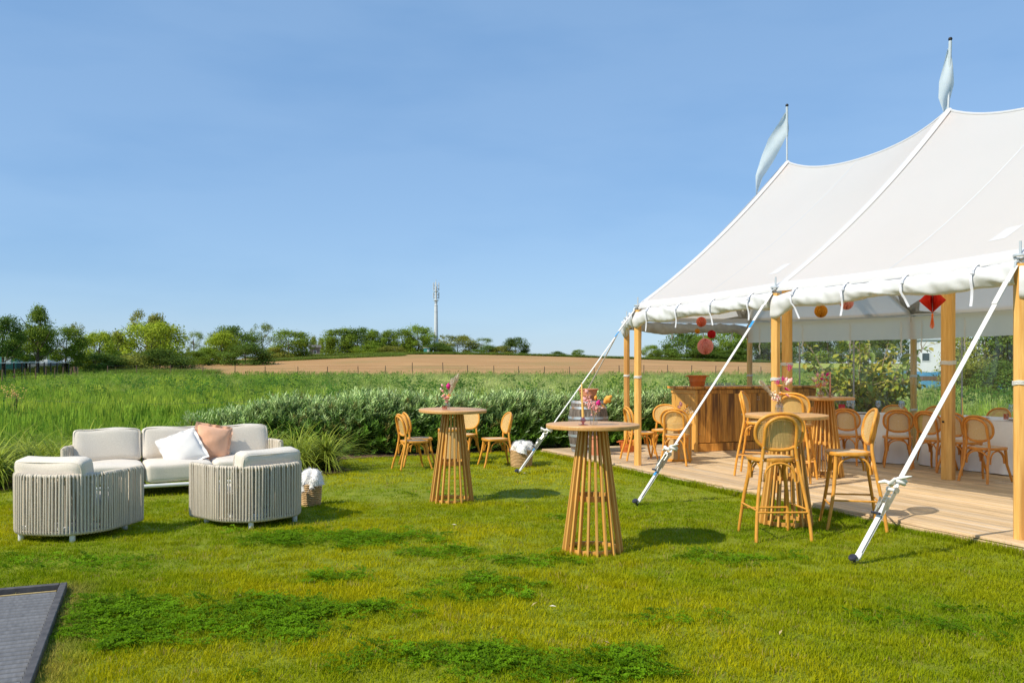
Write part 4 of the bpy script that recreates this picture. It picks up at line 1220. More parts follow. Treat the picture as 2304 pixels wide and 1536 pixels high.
# ------------------------------------------------------------------ cane drum side tables
def drum(label, loc):
    t = thing('cane_drum_table', label, 'side table', loc, 0, 'round cane drum tables')
    m = MB(); m.lathe([(.225, .03), (.225, .57)], 40, cap0=False, cap1=False); ob('cane_wall', m.mesh('cane_wall', MT['cane_drum']), t)
    for z in (.0, .565):
        m = MB(); m.lathe([(.21, z), (.232, z), (.234, z+.004), (.234, z+.034), (.23, z+.038), (.21, z+.038)], 40, cap0=False, cap1=False); ob('rim', m.mesh('rim', MT['bent'], 30), t)
    m = MB(); m.lathe([(.001, .598), (.229, .598), (.229, .606), (.001, .606)], 40, cap0=False, cap1=False); ob('tabletop', m.mesh('tabletop', MT['oak_top'], 30), t)
    for k in range(6):
        a = k*PI/3; m = MB(); m.box((.226*math.cos(a), .226*math.sin(a), .3), (.012, .03, .54), Matrix.Rotation(a, 3, 'Z')); ob('upright', m.mesh('upright', MT['bent']), t)
    return t
dr = drum('round cane drum table on the lawn behind the feather bouquet table', (-.99, 13.95, 0))
dup(dr, 'round cane drum table on the deck between two low chairs and the bar', (2.72, 13.86, DECK), .4)

# ------------------------------------------------------------------ bar counter
bar = thing('bar_counter', 'dark stained plank bar counter on the deck', 'bar', (3.33, 15.25, DECK), math.atan2(NN.y, NN.x))
BL, BD, BH = 2.78, .76, 1.17
m = MB(); m.box((BL/2+.01, BD/2+.015, BH/2+.01), (BL-.05, BD-.05, BH-.06)); ob('carcass', m.mesh('carcass', MT['bar']), bar)
x = 0.0; r_ = np.random.default_rng(9); ws = []
while x < BL-.02:
    w = min(.11+.09*r_.random(), BL-x); ws.append((x, w)); x += w
for (x, w) in ws:
    m = MB(); m.box((0, 0, 0), (w-.005, .02, BH-.27), ch=.003); ob('plank', m.mesh('plank', MT['bar']), bar, (x+w/2, -.004-.003*r_.random(), .15+(BH-.25)/2))
x = 0.0
while x < BD-.04:
    w = min(.13+.08*r_.random(), BD-x); m = MB(); m.box((0, 0, 0), (.02, w-.005, BH-.12), ch=.003); ob('plank', m.mesh('plank', MT['oak']), bar, (-.005, x+w/2, (BH-.06)/2)); x += w
m = MB(); m.box((BL/2, -.012, .075), (BL, .024, .14), ch=.004); ob('plinth', m.mesh('plinth', MT['bar']), bar)
m = MB(); m.box((BL/2, -.014, BH-.085), (BL, .026, .075), ch=.004); ob('top_rail', m.mesh('top_rail', MT['bar']), bar)
m = MB(); m.box((-.016, -.004, (BH-.05)/2), (.05, .05, BH-.05), ch=.004); ob('corner_post', m.mesh('corner_post', MT['oak']), bar)
m = MB(); m.box((BL/2-.02, BD/2, BH-.015), (BL+.12, BD+.12, .045), ch=.006); ob('counter_top', m.mesh('counter_top', MT['bar']), bar)
m = MB(); m.box((-.02, BD/2, BH-.085), (.024, BD, .075), ch=.004); ob('top_rail', m.mesh('top_rail', MT['oak']), bar)
for (x, z) in ((.055, .32), (.055, .78), (1.36, .93), (1.40, .93), (1.36, .98), (1.40, .98)):
    m = MB(); m.lathe([(.009, 0), (.008, .006), (.003, .008)], 10); ob('bolt', m.mesh('bolt', MT['steel']), bar, (x, -.018, z), (PI/2, 0, 0))
barp = lambda x, y, z=0: Vector((3.33, 15.25, DECK+BH+.008+z)) + NN*x + Vector((-NN.y, NN.x, 0))*y

# terracotta tubs
def tub(label, loc, mt, h=.2, r=.175, handles=True, name='terracotta_tub', rz=0):
    t = thing(name, label, 'pot', loc, rz, 'terracotta pots')
    m = MB(); m.lathe([(.001, 0), (r*.70, 0), (r*.72, .006), (r*.80, h*.42), (r*.815, h*.44), (r*.81, h*.47), (r*.93, h*.88), (r*1.0, h*.90), (r*1.01, h*.93), (r*1.01, h*.99), (r*.985, h), (r*.93, h*.99), (r*.70, .02), (.001, .02)], 36, cap0=False, cap1=False)
    ob('bowl', m.mesh('bowl', mt, 35), t)
    if handles:
        for s in (-1, 1):
            m = MB(); m.tube([(s*r*.98, -.045, h*.93), (s*(r+.03), -.03, h*.90), (s*(r+.037), 0, h*.88), (s*(r+.03), .03, h*.90), (s*r*.98, .045, h*.93)], .008, 8); ob('handle', m.mesh('handle', mt), t)
    return t
tub('terracotta tub standing on the end of the bar counter', barp(.28, .36), MT['terra'], .205, .18)
tub('terracotta tub standing on top of the wine barrel', (1.385, 15.35, DECK+.93), MT['terra_pale'], .21, .185, rz=.5)
tub('terracotta tub with ear handles on the deck behind a low chair', (2.09, 15.3, DECK), MT['terra'], .205, .165, rz=.3)
tub('pale terracotta pot on the deck, glimpsed through the slats of the front table', (1.50, 14.75, DECK), MT['terra_pale'], .32, .16, False)

# glasses on the bar
def tumbler_mesh(name, r, h, mt):
    m = MB(); m.lathe([(.001, .004), (r*.9, .004), (r*.92, 0), (r*.9, .0), (r, h), (r*.93, h), (r*.84, .012), (.001, .012)], 18, cap0=False, cap1=False); return m.mesh(name, mt, 30)
tg = tumbler_mesh('glass_cup', .033, .055, MT['glass'])
for k in range(9):
    tag(ob('bar_glass', tg, None, barp(.55+.085*k, .5+.02*(k % 2)), (0, 0, k)), 'small clear glass in the row along the back of the bar counter', 'glass', 'glasses lined up on the bar')

# wine barrel
br = thing('wine_barrel', 'weathered grey oak wine barrel with rusty hoops on the deck corner', 'barrel', (1.385, 15.35, DECK), .2)
def brad(z): return .292+.075*(1-((z-.465)/.465)**2)
nst = 22
for k in range(nst):
    a0 = 2*PI*k/nst+.004; a1 = 2*PI*(k+1)/nst-.004; rows = []
    for i in range(11):
        z = .93*i/10; R = brad(z); rows.append([(R*math.cos(a0), R*math.sin(a0), z), (R*1.004*math.cos((a0+a1)/2), R*1.004*math.sin((a0+a1)/2), z), (R*math.cos(a1), R*math.sin(a1), z), ((R-.025)*math.cos(a1), (R-.025)*math.sin(a1), z), ((R-.025)*math.cos(a0), (R-.025)*math.sin(a0), z)])
    ob('stave', MB().grid(rows, closed=True).mesh('stave', MT['stave'], 30), br)
for (z, w) in ((.025, .05), (.125, .04), (.30, .045), (.62, .045), (.80, .04), (.905, .05)):
    m = MB(); m.lathe([(brad(z-w/2)+.001, z-w/2), (brad(z-w/2)+.006, z-w/2), (brad(z+w/2)+.006, z+w/2), (brad(z+w/2)+.001, z+w/2)], 44, cap0=False, cap1=False); ob('hoop', m.mesh('hoop', MT['hoop'], 30), br)
m = MB(); m.lathe([(.001, .895), (.275, .895)], 40, cap0=False, cap1=False); ob('head', m.mesh('head', MT['stave']), br)

# ------------------------------------------------------------------ rope lounge furniture
def round_poly(P_, r, n=7):
    out = [Vector(P_[0])]
    for i in range(1, len(P_)-1):
        a, b, c = Vector(P_[i-1]), Vector(P_[i]), Vector(P_[i+1])
        q = min(r, (a-b).length*.45, (c-b).length*.45); p0 = b+(a-b).normalized()*q; p1 = b+(c-b).normalized()*q
        for k in range(n+1):
            s = k/n; out.append(p0*(1-s)**2+b*2*s*(1-s)+p1*s*s)
    out.append(Vector(P_[-1])); return out
def resample(P_, step):
    d = [0]
    for i in range(1, len(P_)): d.append(d[-1]+(P_[i]-P_[i-1]).length)
    n = int(d[-1]/step); out = []
    for k in range(n+1):
        s = d[-1]*k/n; i = max(j for j in range(len(d)) if d[j] <= s+1e-9); i = min(i, len(P_)-2)
        f = (s-d[i])/max(1e-9, d[i+1]-d[i]); out.append((P_[i].lerp(P_[i+1], f), (P_[i+1]-P_[i]).normalized()))
    return out
def cushion(size, r=.06, bulge=(.0, .0, .03), n=9, seed=0, wr=.006):
    rr = np.random.default_rng(seed); m = MB(); hx, hy, hz_ = [q/2 for q in size]
    idx = {}; V = []; F = []
    ph = rr.random(6)*6.28
    def pt(q):
        key = tuple(round(w, 5) for w in q)
        if key in idx: return idx[key]
        p = np.array(q)*np.array([hx, hy, hz_]); lim = np.array([hx-r, hy-r, hz_-r]).clip(0)
        inn = np.clip(p, -lim, lim); dv = p-inn; l = np.linalg.norm(dv)
        o = inn+(dv/l*min(r, 1e9) if l > 1e-9 else 0)
        o = o+np.array([bulge[0]*q[0]*(1-q[1]**2)*(1-q[2]**2), bulge[1]*q[1]*(1-q[0]**2)*(1-q[2]**2), bulge[2]*q[2]*(1-q[0]**2)*(1-q[1]**2)])
        o = o+wr*np.array([math.sin(9*o[1]+ph[0])*.5, math.sin(11*o[0]+7*o[2]+ph[1]), math.sin(10*o[0]+8*o[1]+ph[2])])
        idx[key] = len(V); V.append(tuple(o)); return idx[key]
    tt = [math.copysign(abs(w)**.72, w) for w in np.linspace(-1, 1, n+1)]
    for ax in range(3):
        o1, o2 = [(1, 2), (2, 0), (0, 1)][ax]
        for sg in (-1, 1):
            for i in range(n):
                for j in range(n):
                    c = []
                    for (a, b) in ((i, j), (i+1, j), (i+1, j+1), (i, j+1)):
                        q = [0, 0, 0]; q[ax] = sg; q[o1] = tt[a]; q[o2] = tt[b]; c.append(pt(q))
                    F.append(tuple(c if sg > 0 else c[::-1]))
    return m.add(V, F)
def piping(size, parent):
    hx, hy, hz_ = [q/2-.013 for q in size]; c = .055
    pl_ = [(hx, -hz_), (hx, hz_), (-hx, hz_), (-hx, -hz_)]
    for s in (-1, 1):
        pts = []
        for (x, z) in pl_:
            sx, sz_ = math.copysign(1, x), math.copysign(1, z)
            a0 = {(1, -1): -PI/2, (1, 1): 0, (-1, 1): PI/2, (-1, -1): PI}[(sx, sz_)]
            for k in range(5):
                a = a0+PI/2*k/4; pts.append((x-sx*c+c*math.cos(a), s*hy, z-sz_*c+c*math.sin(a)))
        ob('piping', MB().tube(pts, .0055, 6, closed=True).mesh('piping', MT['linen']), parent)
def cord_mesh(h0, h1, w=.026, r=.0085):
    pts = []; n = 6
    for k in range(n+1): a = PI*k/n; pts.append((0, math.cos(a)*w, h1-w*.4+math.sin(a)*w))
    for k in range(n+1): a = PI+PI*k/n; pts.append((0, math.cos(a)*w, h0+w*.4+math.sin(a)*w))
    mid = []
    return MB().tube(pts, r, 6, closed=True).mesh('cord', MT['cord'])
def rope_shell(t, outline, h0, h1, step=.028):
    path = round_poly([(*p, 0) for p in outline], .17)
    samp = resample(path, .02)
    for z in (h0, h1):
        ob('frame_tube', MB().tube([(p.x, p.y, z) for p, _ in samp], .020, 10).mesh('frame_tube', MT['cord']), t)
    cm = cord_mesh(h0, h1)
    for p, d in resample(path, step):
        ob('cord', cm, t, (p.x, p.y, 0), (.012*random.uniform(-1, 1), .012*random.uniform(-1, 1), math.atan2(d.y, d.x)))
    for q in (path[0], path[-1]):
        ob('end_post', MB().tube([(q.x, q.y, h0), (q.x, q.y, h1)], .026, 10).mesh('end_post', MT['cord']), t)
    return path
def armchair(label, loc, rz):
    t = thing('rope_armchair', label, 'armchair', loc, rz, 'rope woven armchairs')
    rope_shell(t, [(-.445, .83), (-.45, .27), (-.25, 0), (.25, 0), (.45, .27), (.445, .83)], .088, .605)
    m = MB(); m.box((0, .50, .125), (.78, .58, .045), ch=.012); m.box((0, .12, .125), (.50, .18, .044), ch=.012); ob('base_frame', m.mesh('base_frame', MT['white_alu']), t)
    for (x, y) in ((-.26, .07), (.26, .07), (.36, .70), (-.36, .70)):
        m = MB(); m.lathe([(.024, 0), (.026, .004), (.027, .11)], 14); ob('leg', m.mesh('leg', MT['white_alu']), t, (x, y, 0))
    ob('seat_cushion', cushion((.80, .60, .20), .05, (0, 0, .02), seed=1).mesh('seat_cushion', MT['linen'], 60), t, (0, .53, .26))
    bc = ob('back_cushion', cushion((.70, .19, .42), .05, (0, .02, .012), seed=2, wr=.008).mesh('back_cushion', MT['linen'], 60), t, (0, .19, .545), (D2(11), 0, 0)); piping((.70, .19, .42), bc)
    return t
ac = armchair('rope woven armchair near the pool cover, seen from behind', (-4.27, 7.66, 0), D2(-9))
dup(ac, 'rope woven armchair facing the sofa, with a basket tucked beside it', (-2.36, 8.50, 0), D2(51))
sofa = thing('rope_sofa', 'long rope framed sofa with three pale back cushions on the lawn', 'sofa', (-4.57, 11.40, 0), D2(27), None)
rope_shell(sofa, [(-1.30, -.62), (-1.28, -.26), (-1.03, .02), (1.03, .02), (1.28, -.26), (1.30, -.62)], .12, .60)
m = MB(); m.tube([(-1.22, -.88, .135), (1.22, -.88, .135)], .024, 10); m.tube([(-1.22, -.05, .135), (1.22, -.05, .135)], .024, 10)
for x in (-1.22, -.4, .4, 1.22): m.tube([(x, -.88, .135), (x, -.05, .135)], .02, 8)
ob('base_frame', m.mesh('base_frame', MT['white_alu']), sofa)
for (x, y) in ((-1.15, -.84), (1.15, -.84), (1.0, -.1), (-1.0, -.1)):
    m = MB(); m.lathe([(.022, 0), (.024, .12)], 12); ob('leg', m.mesh('leg', MT['white_alu']), sofa, (x, y, 0))
for i, x in enumerate((-.81, 0, .81)):
    ob('seat_cushion', cushion((.80, .84, .24), .055, (0, 0, .02), seed=10+i).mesh('seat_cushion', MT['linen'], 60), sofa, (x, -.47, .285))
    bc = ob('back_cushion', cushion((.79, .20, .42), .05, (.006, .02, .012), seed=20+i, wr=.008).mesh('back_cushion', MT['linen'], 60), sofa, (x, -.13, .595), (D2(-13), 0, 0)); piping((.79, .20, .42), bc)
# throw pillows with ruffled edge
def pillow(label, mt, loc, rot, s=.46, seed=0):
    rot = (Matrix.Rotation(rot[2], 3, 'Z') @ Matrix.Rotation(rot[0], 3, 'X') @ Matrix.Rotation(rot[1], 3, 'Z')).to_euler()
    t = thing('throw_pillow', label, 'pillow', loc, 0, 'throw pillows on the sofa', rot=rot)
    r_ = np.random.default_rng(seed); n = 22; m = MB(); ph = r_.random(5)*6.28
    for sg in (1, -1):
        rows = []
        for i in range(n+1):
            row = []
            for j in range(n+1):
                u_, v_ = 2*i/n-1, 2*j/n-1
                th = .085*max(0, (1-u_**2))**.55*max(0, (1-v_**2))**.55
                w = .003*math.sin(4*u_+3*v_+ph[0])+.002*math.sin(7*v_-4*u_+ph[1])
                pin = 1-.05*(1-u_*u_)-.0*v_; pin2 = 1-.05*(1-v_*v_)
                row.append((u_*s/2*pin2, v_*s/2*pin, sg*(th+w*(th > .02))))
            rows.append(row if sg > 0 else row[::-1])
        m.grid(rows)
    ob('cover', m.mesh('cover', mt, 80), t)
    m = MB(); rows = [[], []]; per = []
    for k in range(160):
        a = k/160*4; e = int(a); f = a-e; u_, v_ = [(2*f-1, -1), (1, 2*f-1), (1-2*f, 1), (-1, 1-2*f)][e]
        ed = .05*(1-(2*f-1)**2); pu, pv = u_*s/2*(1-(.05*(1-v_*v_) if abs(u_) > .999 else 0)), v_*s/2*(1-(.05*(1-u_*u_) if abs(v_) > .999 else 0))
        on = Vector((u_ if abs(u_) > .999 else u_**5, v_ if abs(v_) > .999 else v_**5, 0)).normalized()
        rows[0].append((pu*.99, pv*.99, .004*math.sin(k*.9))); rows[1].append((pu+on.x*.036, pv+on.y*.036, .009*math.sin(k*.55+ph[2])+.006*math.sin(k*.21)))
    ob('ruffle', m.grid(rows, closed=True).mesh('ruffle', mt, 180), t)
    return t
def sofa_pt(x, y, z):
    c, s = math.cos(D2(27)), math.sin(D2(27)); return (-4.57+c*x-s*y, 11.40+s*x+c*y, z)
pillow('white ruffled throw pillow lying tilted on the sofa', MT['pillow_white'], sofa_pt(.06, -.50, .545), (D2(52), D2(24), D2(18)), .46, 1)
pillow('peach ruffled throw pillow propped against the sofa back', MT['pillow_peach'], sofa_pt(.45, -.36, .61), (D2(72), D2(-12), D2(33)), .43, 2)

# baskets with throws
def basket(label, loc, r=.19, h=.27, name='wicker_basket'):
    t = thing(name, label, 'basket', loc, 0, 'wicker baskets on the lawn')
    prof = [(.001, .002), (r*.86, .002)]; n = 12
    for k in range(n):
        z = h*k/n; R = r*(.86+.14*(k/n)**.7)
        prof += [(R, z+.002), (R+.008, z+h/n*.5), (R, z+h/n*.95)]
    prof += [(r*.97, h+.006), (r*.9, h), (r*.85, .02)]
    m = MB(); m.lathe(prof, 40, cap0=False, cap1=False)
    m.v = [(x+.003*math.sin(31*math.atan2(y, x)+z*90), y+.003*math.cos(27*math.atan2(y, x)), z+.005*math.sin(4*math.atan2(y, x))) for x, y, z in m.v]
    ob('woven_wall', m.mesh('woven_wall', MT['wicker'], 60), t)
    return t
def fleece(label, loc, r, h, seed, spill, name='fleece_throw'):
    t = thing(name, label, 'blanket', loc, 0, 'white throws in the baskets')
    r_ = np.random.default_rng(seed); ph = r_.random(12)*6.28; rows = []
    for i in range(17):
        a = PI*.5*i/16; row = []
        for j in range(40):
            b = 2*PI*j/40; k = 1+.13*math.sin(3*b+ph[0]+2*a)+.10*math.sin(5*b+ph[1]-3*a)+.06*math.sin(9*b+ph[2]+5*a)
            rr_ = r*math.cos(a)**.6*k if i < 16 else .002
            z = h*math.sin(a)*(1+.16*math.sin(2*b+ph[3])+.14*math.sin(4*b+ph[4]+a*4))
            if i == 0: z -= spill*max(0, math.sin(b+ph[5]))**2; rr_ *= 1.05
            row.append((rr_*math.cos(b), rr_*math.sin(b), z))
        rows.append(row)
    body = MB().grid(rows, closed=True)
    ob('folds', body.mesh('folds', MT['fleece'], 180), t)
    V = []; F = []
    for q in range(1500):
        p = body.v[r_.integers(0, len(body.v)-40)]; d = Vector((p[0], p[1], p[2]*.7)).normalized()+Vector(r_.standard_normal(3))*.5; d.normalize(); L = .02+.03*r_.random()
        sdv = d.cross(Vector((0, 0, 1))); sdv = sdv.normalized()*.0022 if sdv.length > 1e-4 else Vector((.002, 0, 0)); o = len(V); P0 = Vector(p)
        V += [tuple(P0-sdv), tuple(P0+sdv), tuple(P0+d*L+Vector((0, 0, -L*.35)))]; F.append((o, o+1, o+2))
    ob('pile', np_mesh('pile', V, F, MT['fleece']), t)
    return t
basket('wicker basket heaped with white fleece near the hedge', (.15, 13.72, 0), .19, .275)
fleece('white fleece throw heaped in the basket near the hedge', (.15, 13.72, .272), .185, .13, 4, .06)
basket('wicker basket half hidden by the armchair facing the sofa', (-2.33, 9.78, 0), .125, .26)
fleece('cream throw rolled up in the basket beside the armchair', (-2.31, 9.77, .25), .125, .15, 6, .07)

# ------------------------------------------------------------------ table dressing
def vase(label, loc, kind, s=1.0):
    m = MB()
    if kind == 'bottle': prof = [(.001, .004), (.030, .004), (.034, .010), (.035, .05), (.033, .072), (.022, .088), (.012, .094), (.012, .104), (.015, .108)]
    elif kind == 'globe': prof = [(.001, .003), (.018, .003), (.040, .022), (.046, .046), (.038, .072), (.020, .086), (.013, .092), (.013, .102), (.016, .106)]
    else: prof = [(.001, .003), (.026, .003), (.029, .008), (.029, .04), (.02, .055), (.013, .062), (.018, .075)]
    prof = [(r*s, z*s) for r, z in prof]
    m.lathe(prof, 24, cap0=False, cap1=False)
    return tag(ob('glass_vase', m.mesh('glass_vase', MT['glass_pink' if kind == 'globe' else 'glass'], 60), None, loc), label, 'vase', 'glass bud vases')
def bouquet(label, loc, parts, s=1.0, rz=0):
    """dried flowers: (kind, colour, lean x, lean y, length, size)"""
    t = thing('dried_bouquet', label, 'flowers', loc, rz, 'dried flower bunches', scale=(s*1.22, s*1.22, s*1.22))
    r_ = np.random.default_rng(len(label))
    for (kind, cm, lx, ly, L, sz) in parts:
        tip = Vector((lx, ly, L)); 
        st = ob('stem', MB().tube([(0, 0, .02), (lx*.25, ly*.25, L*.5), tuple(tip*.985)], [.0014, .0014, .001], 5).mesh('stem', MT['stem']), t)
        d = Vector((lx*1.1, ly*1.1, L*.5)).normalized(); R = Vector((0, 0, 1)).rotation_difference(d).to_euler()
        if kind == 'tail':       # fluffy bunny tail / celosia spike
            m = MB(); rows = []
            for i in range(9):
                f = i/8; rr = sz*.30*math.sin(PI*min(1, f*.92+.06))**.7*(1+.12*math.sin(i*5)); rows.append([(rr*(1+.22*math.sin(j*2.3+i*1.7))*math.cos(j*PI/5), rr*(1+.22*math.sin(j*2.3+i*1.7))*math.sin(j*PI/5), sz*f) for j in range(10)])
            ob('flower_head', m.grid(rows, closed=True).mesh('flower_head', MT[cm], 180), t, tip*.93, R)
        elif kind == 'plume':    # pampas feather
            V = []; F = []
            for q in range(300):
                f = r_.random(); a = r_.random()*6.28; l = sz*.34*(math.sin(PI*min(1, f*.85+.12)))*(.6+.5*r_.random()); o = len(V)
                b = Vector((0, 0, sz*f)); dd = Vector((math.cos(a)*.55, math.sin(a)*.55, 1)).normalized()*l; sd = Vector((-math.sin(a), math.cos(a), 0))*.0032
                V += [tuple(b-sd), tuple(b+sd), tuple(b+dd*.6+sd+Vector((0, 0, -.002))), tuple(b+dd)]; F.append((o, o+1, o+2, o+3))
            ob('plume', np_mesh('plume', V, F, MT[cm]), t, tip*.55, R)
        elif kind == 'rosette':
            m = MB()
            for q in range(14):
                a = q*2.4; rr = sz*(.16+.5*q/14); u_ = Vector((math.cos(a), math.sin(a), 0)); w = Vector((-math.sin(a), math.cos(a), 0))*sz*.16
                m.add([u_*rr*.2+w*.4, u_*rr*.2-w*.4, u_*rr-w+Vector((0, 0, sz*.25)), u_*rr*1.15+Vector((0, 0, sz*.30)), u_*rr+w+Vector((0, 0, sz*.25))], [(0, 1, 2, 3, 4)])
            ob('flower_head', m.mesh('flower_head', MT[cm]), t, tip*.96, R)
        elif kind == 'spray':
            m = MB()
            for q in range(26):
                p = Vector(r_.standard_normal(3))*sz*.30; k = sz*.11
                m.lathe([(.0003, -k), (k*.8, -k*.3), (k, .2*k), (.0003, k)], 6, tuple(p), False, False)
                if q % 2: m.tube([(0, 0, -sz*.6), tuple(p)], .0007, 4)
            ob('flower_head', m.mesh('flower_head', MT[cm]), t, tip*.95, R)
    return t
TB = [(.70, 7.33), (-.72, 10.1), (2.77, 8.55), (4.36, 11.8)]
# front table
v0 = (.70-.005, 7.18, 1.1035)
vase('clear bottle vase holding dried flowers beside the yellow candle', v0, 'bottle')
bouquet('dried bunch with an orange tail and magenta spike on the front bar table', (v0[0], v0[1], v0[2]+.006), [('tail', 'orange', .075, -.02, .16, .075), ('tail', 'magenta', .022, -.02, .135, .05), ('plume', 'cream', -.07, .01, .19, .085), ('rosette', 'cream', .028, -.03, .125, .045), ('rosette', 'candle_y', .06, -.02, .128, .04), ('spray', 'rose', -.028, -.02, .14, .055), ('spray', 'pink', -.035, -.01, .165, .045), ('tail', 'pink', -.045, 0, .225, .04), ('tail', 'orange', .012, 0, .18, .035), ('spray', 'rose', .02, -.02, .12, .05), ('tail', 'rose', -.055, 0, .17, .04)])
hl = thing('candle_holder', 'plum glass candle holder on the front bar table', 'candle holder', (.605, 7.19, 1.1035))
m = MB(); m.lathe([(.001, .001), (.040, .001), (.042, .004), (.012, .008), (.007, .014), (.010, .020), (.022, .028), (.025, .040), (.020, .052), (.014, .058), (.014, .066)], 28, cap0=False, cap1=False); ob('glass_body', m.mesh('glass_body', MT['glass_plum'], 60), hl)
def candle(label, loc, h, mt, r=.0115, lean=(0, 0)):
    t = thing('taper_candle', label, 'candle', loc, 0, 'taper candles', rot=(lean[0], lean[1], 0))
    m = MB(); m.lathe([(r*.9, 0), (r, .02), (r*.62, h*.93), (r*.35, h*.985), (.001, h)], 14); ob('wax', m.mesh('wax', mt, 50), t)
    m = MB(); m.tube([(0, 0, h-.002), (.001, 0, h+.006), (-.004, 0, h+.012)], .001, 4); ob('wick', m.mesh('wick', MT['stem']), t)
    return t
candle('tall yellow taper candle on the front bar table', (.605, 7.19, 1.1035+.056), .30, MT['candle_y'], lean=(.0, -.04))
# feather bouquet table
v1 = (-.755, 9.93, 1.108)
vase('small clear vase with the feather bouquet on the table before the hedge', v1, 'bottle', .85)
bouquet('dried bouquet with a white feather plume and magenta spike before the hedge', (v1[0], v1[1], v1[2]+.006), [('plume', 'cream', .05, 0, .27, .20), ('plume', 'cream', .035, -.02, .24, .19), ('plume', 'cream', .02, 0, .23, .17), ('tail', 'magenta', .005, -.01, .20, .065), ('tail', 'rose', -.05, 0, .225, .035), ('tail', 'pink', -.045, 0, .17, .035), ('rosette', 'rose', -.04, -.02, .125, .045), ('rosette', 'pink', -.015, -.03, .105, .05), ('tail', 'cream', -.062, 0, .19, .03), ('spray', 'orange', .005, -.02, .13, .05), ('spray', 'rose', -.01, -.02, .09, .04)])
t = ob('glass_dish', tumbler_mesh('glass_dish', .032, .045, MT['glass_pink']), None, (-.79, 9.90, 1.108)); tag(t, 'small pink glass beside the feather bouquet vase', 'glass')
# stool table
v2 = (2.73, 8.62, 1.1265)
vase('clear bulb vase on the round table with the stools', v2, 'bottle', 1.15)
bouquet('tall dried bouquet with pampas and burgundy berries on the stool table', (v2[0], v2[1], v2[2]+.006), [('plume', 'cream', -.10, 0, .26, .17), ('plume', 'cream', -.055, 0, .18, .12), ('tail', 'rose', .05, 0, .27, .05), ('tail', 'pink', .08, 0, .26, .06), ('tail', 'cream', .06, 0, .25, .06), ('rosette', 'magenta', .045, -.03, .20, .05), ('rosette', 'orange', .0, -.03, .16, .05), ('rosette', 'orange', -.01, -.02, .23, .045), ('rosette', 'rose', .05, -.03, .15, .045), ('spray', 'cream', -.04, -.02, .15, .06), ('spray', 'magenta', .03, 0, .30, .035), ('spray', 'magenta', .09, 0, .40, .04), ('spray', 'magenta', -.02, 0, .27, .035), ('spray', 'rose', -.03, 0, .13, .06)])
# deck table
v3 = (4.26, 11.66, DECK+1.1035)
vase('pink globe vase on the deck table before the bar', v3, 'globe')
bouquet('pink and orange dried bouquet on the deck table', (v3[0], v3[1], v3[2]+.006), [('rosette', 'magenta', 0, -.03, .20, .06), ('rosette', 'orange', .06, -.02, .19, .055), ('rosette', 'rose', -.06, -.02, .18, .05), ('tail', 'magenta', .07, 0, .25, .05), ('tail', 'rose', -.03, 0, .24, .05), ('tail', 'pink', .02, 0, .24, .05), ('spray', 'rose', .04, -.03, .15, .06), ('spray', 'orange', 0, 0, .14, .06), ('tail', 'cream', -.075, 0, .20, .045), ('spray', 'rose', -.04, 0, .14, .05)])
hl = thing('candle_holder', 'pink glass ring candle holder on the deck table', 'candle holder', (4.40, 11.68, DECK+1.1035))
m = MB(); m.lathe([(.001, .001), (.035, .001), (.012, .008), (.012, .02), (.05, .024), (.052, .03), (.016, .034), (.016, .042), (.045, .046), (.046, .052), (.014, .056), (.014, .07)], 28, cap0=False, cap1=False); ob('glass_body', m.mesh('glass_body', MT['glass_pink'], 60), hl)
candle('salmon taper candle on the deck table', (4.40, 11.68, DECK+1.16), .30, MT['candle_p'])
# drum on deck
v4 = (2.80, 13.78, DECK+.607)
vase('clear vase on the cane drum by the bar corner', v4, 'bottle', 1.0)
bouquet('dried bunch of pink and yellow flowers on the cane drum', (v4[0], v4[1], v4[2]+.006), [('tail', 'rose', -.03, 0, .24, .07), ('tail', 'pink', -.05, 0, .20, .06), ('tail', 'orange', .04, 0, .22, .05), ('rosette', 'magenta', -.035, -.03, .14, .06), ('spray', 'cream', .07, 0, .17, .08), ('spray', 'candle_y', .04, 0, .15, .07), ('rosette', 'rose', .0, -.02, .16, .05), ('plume', 'cream', -.08, 0, .19, .09)])

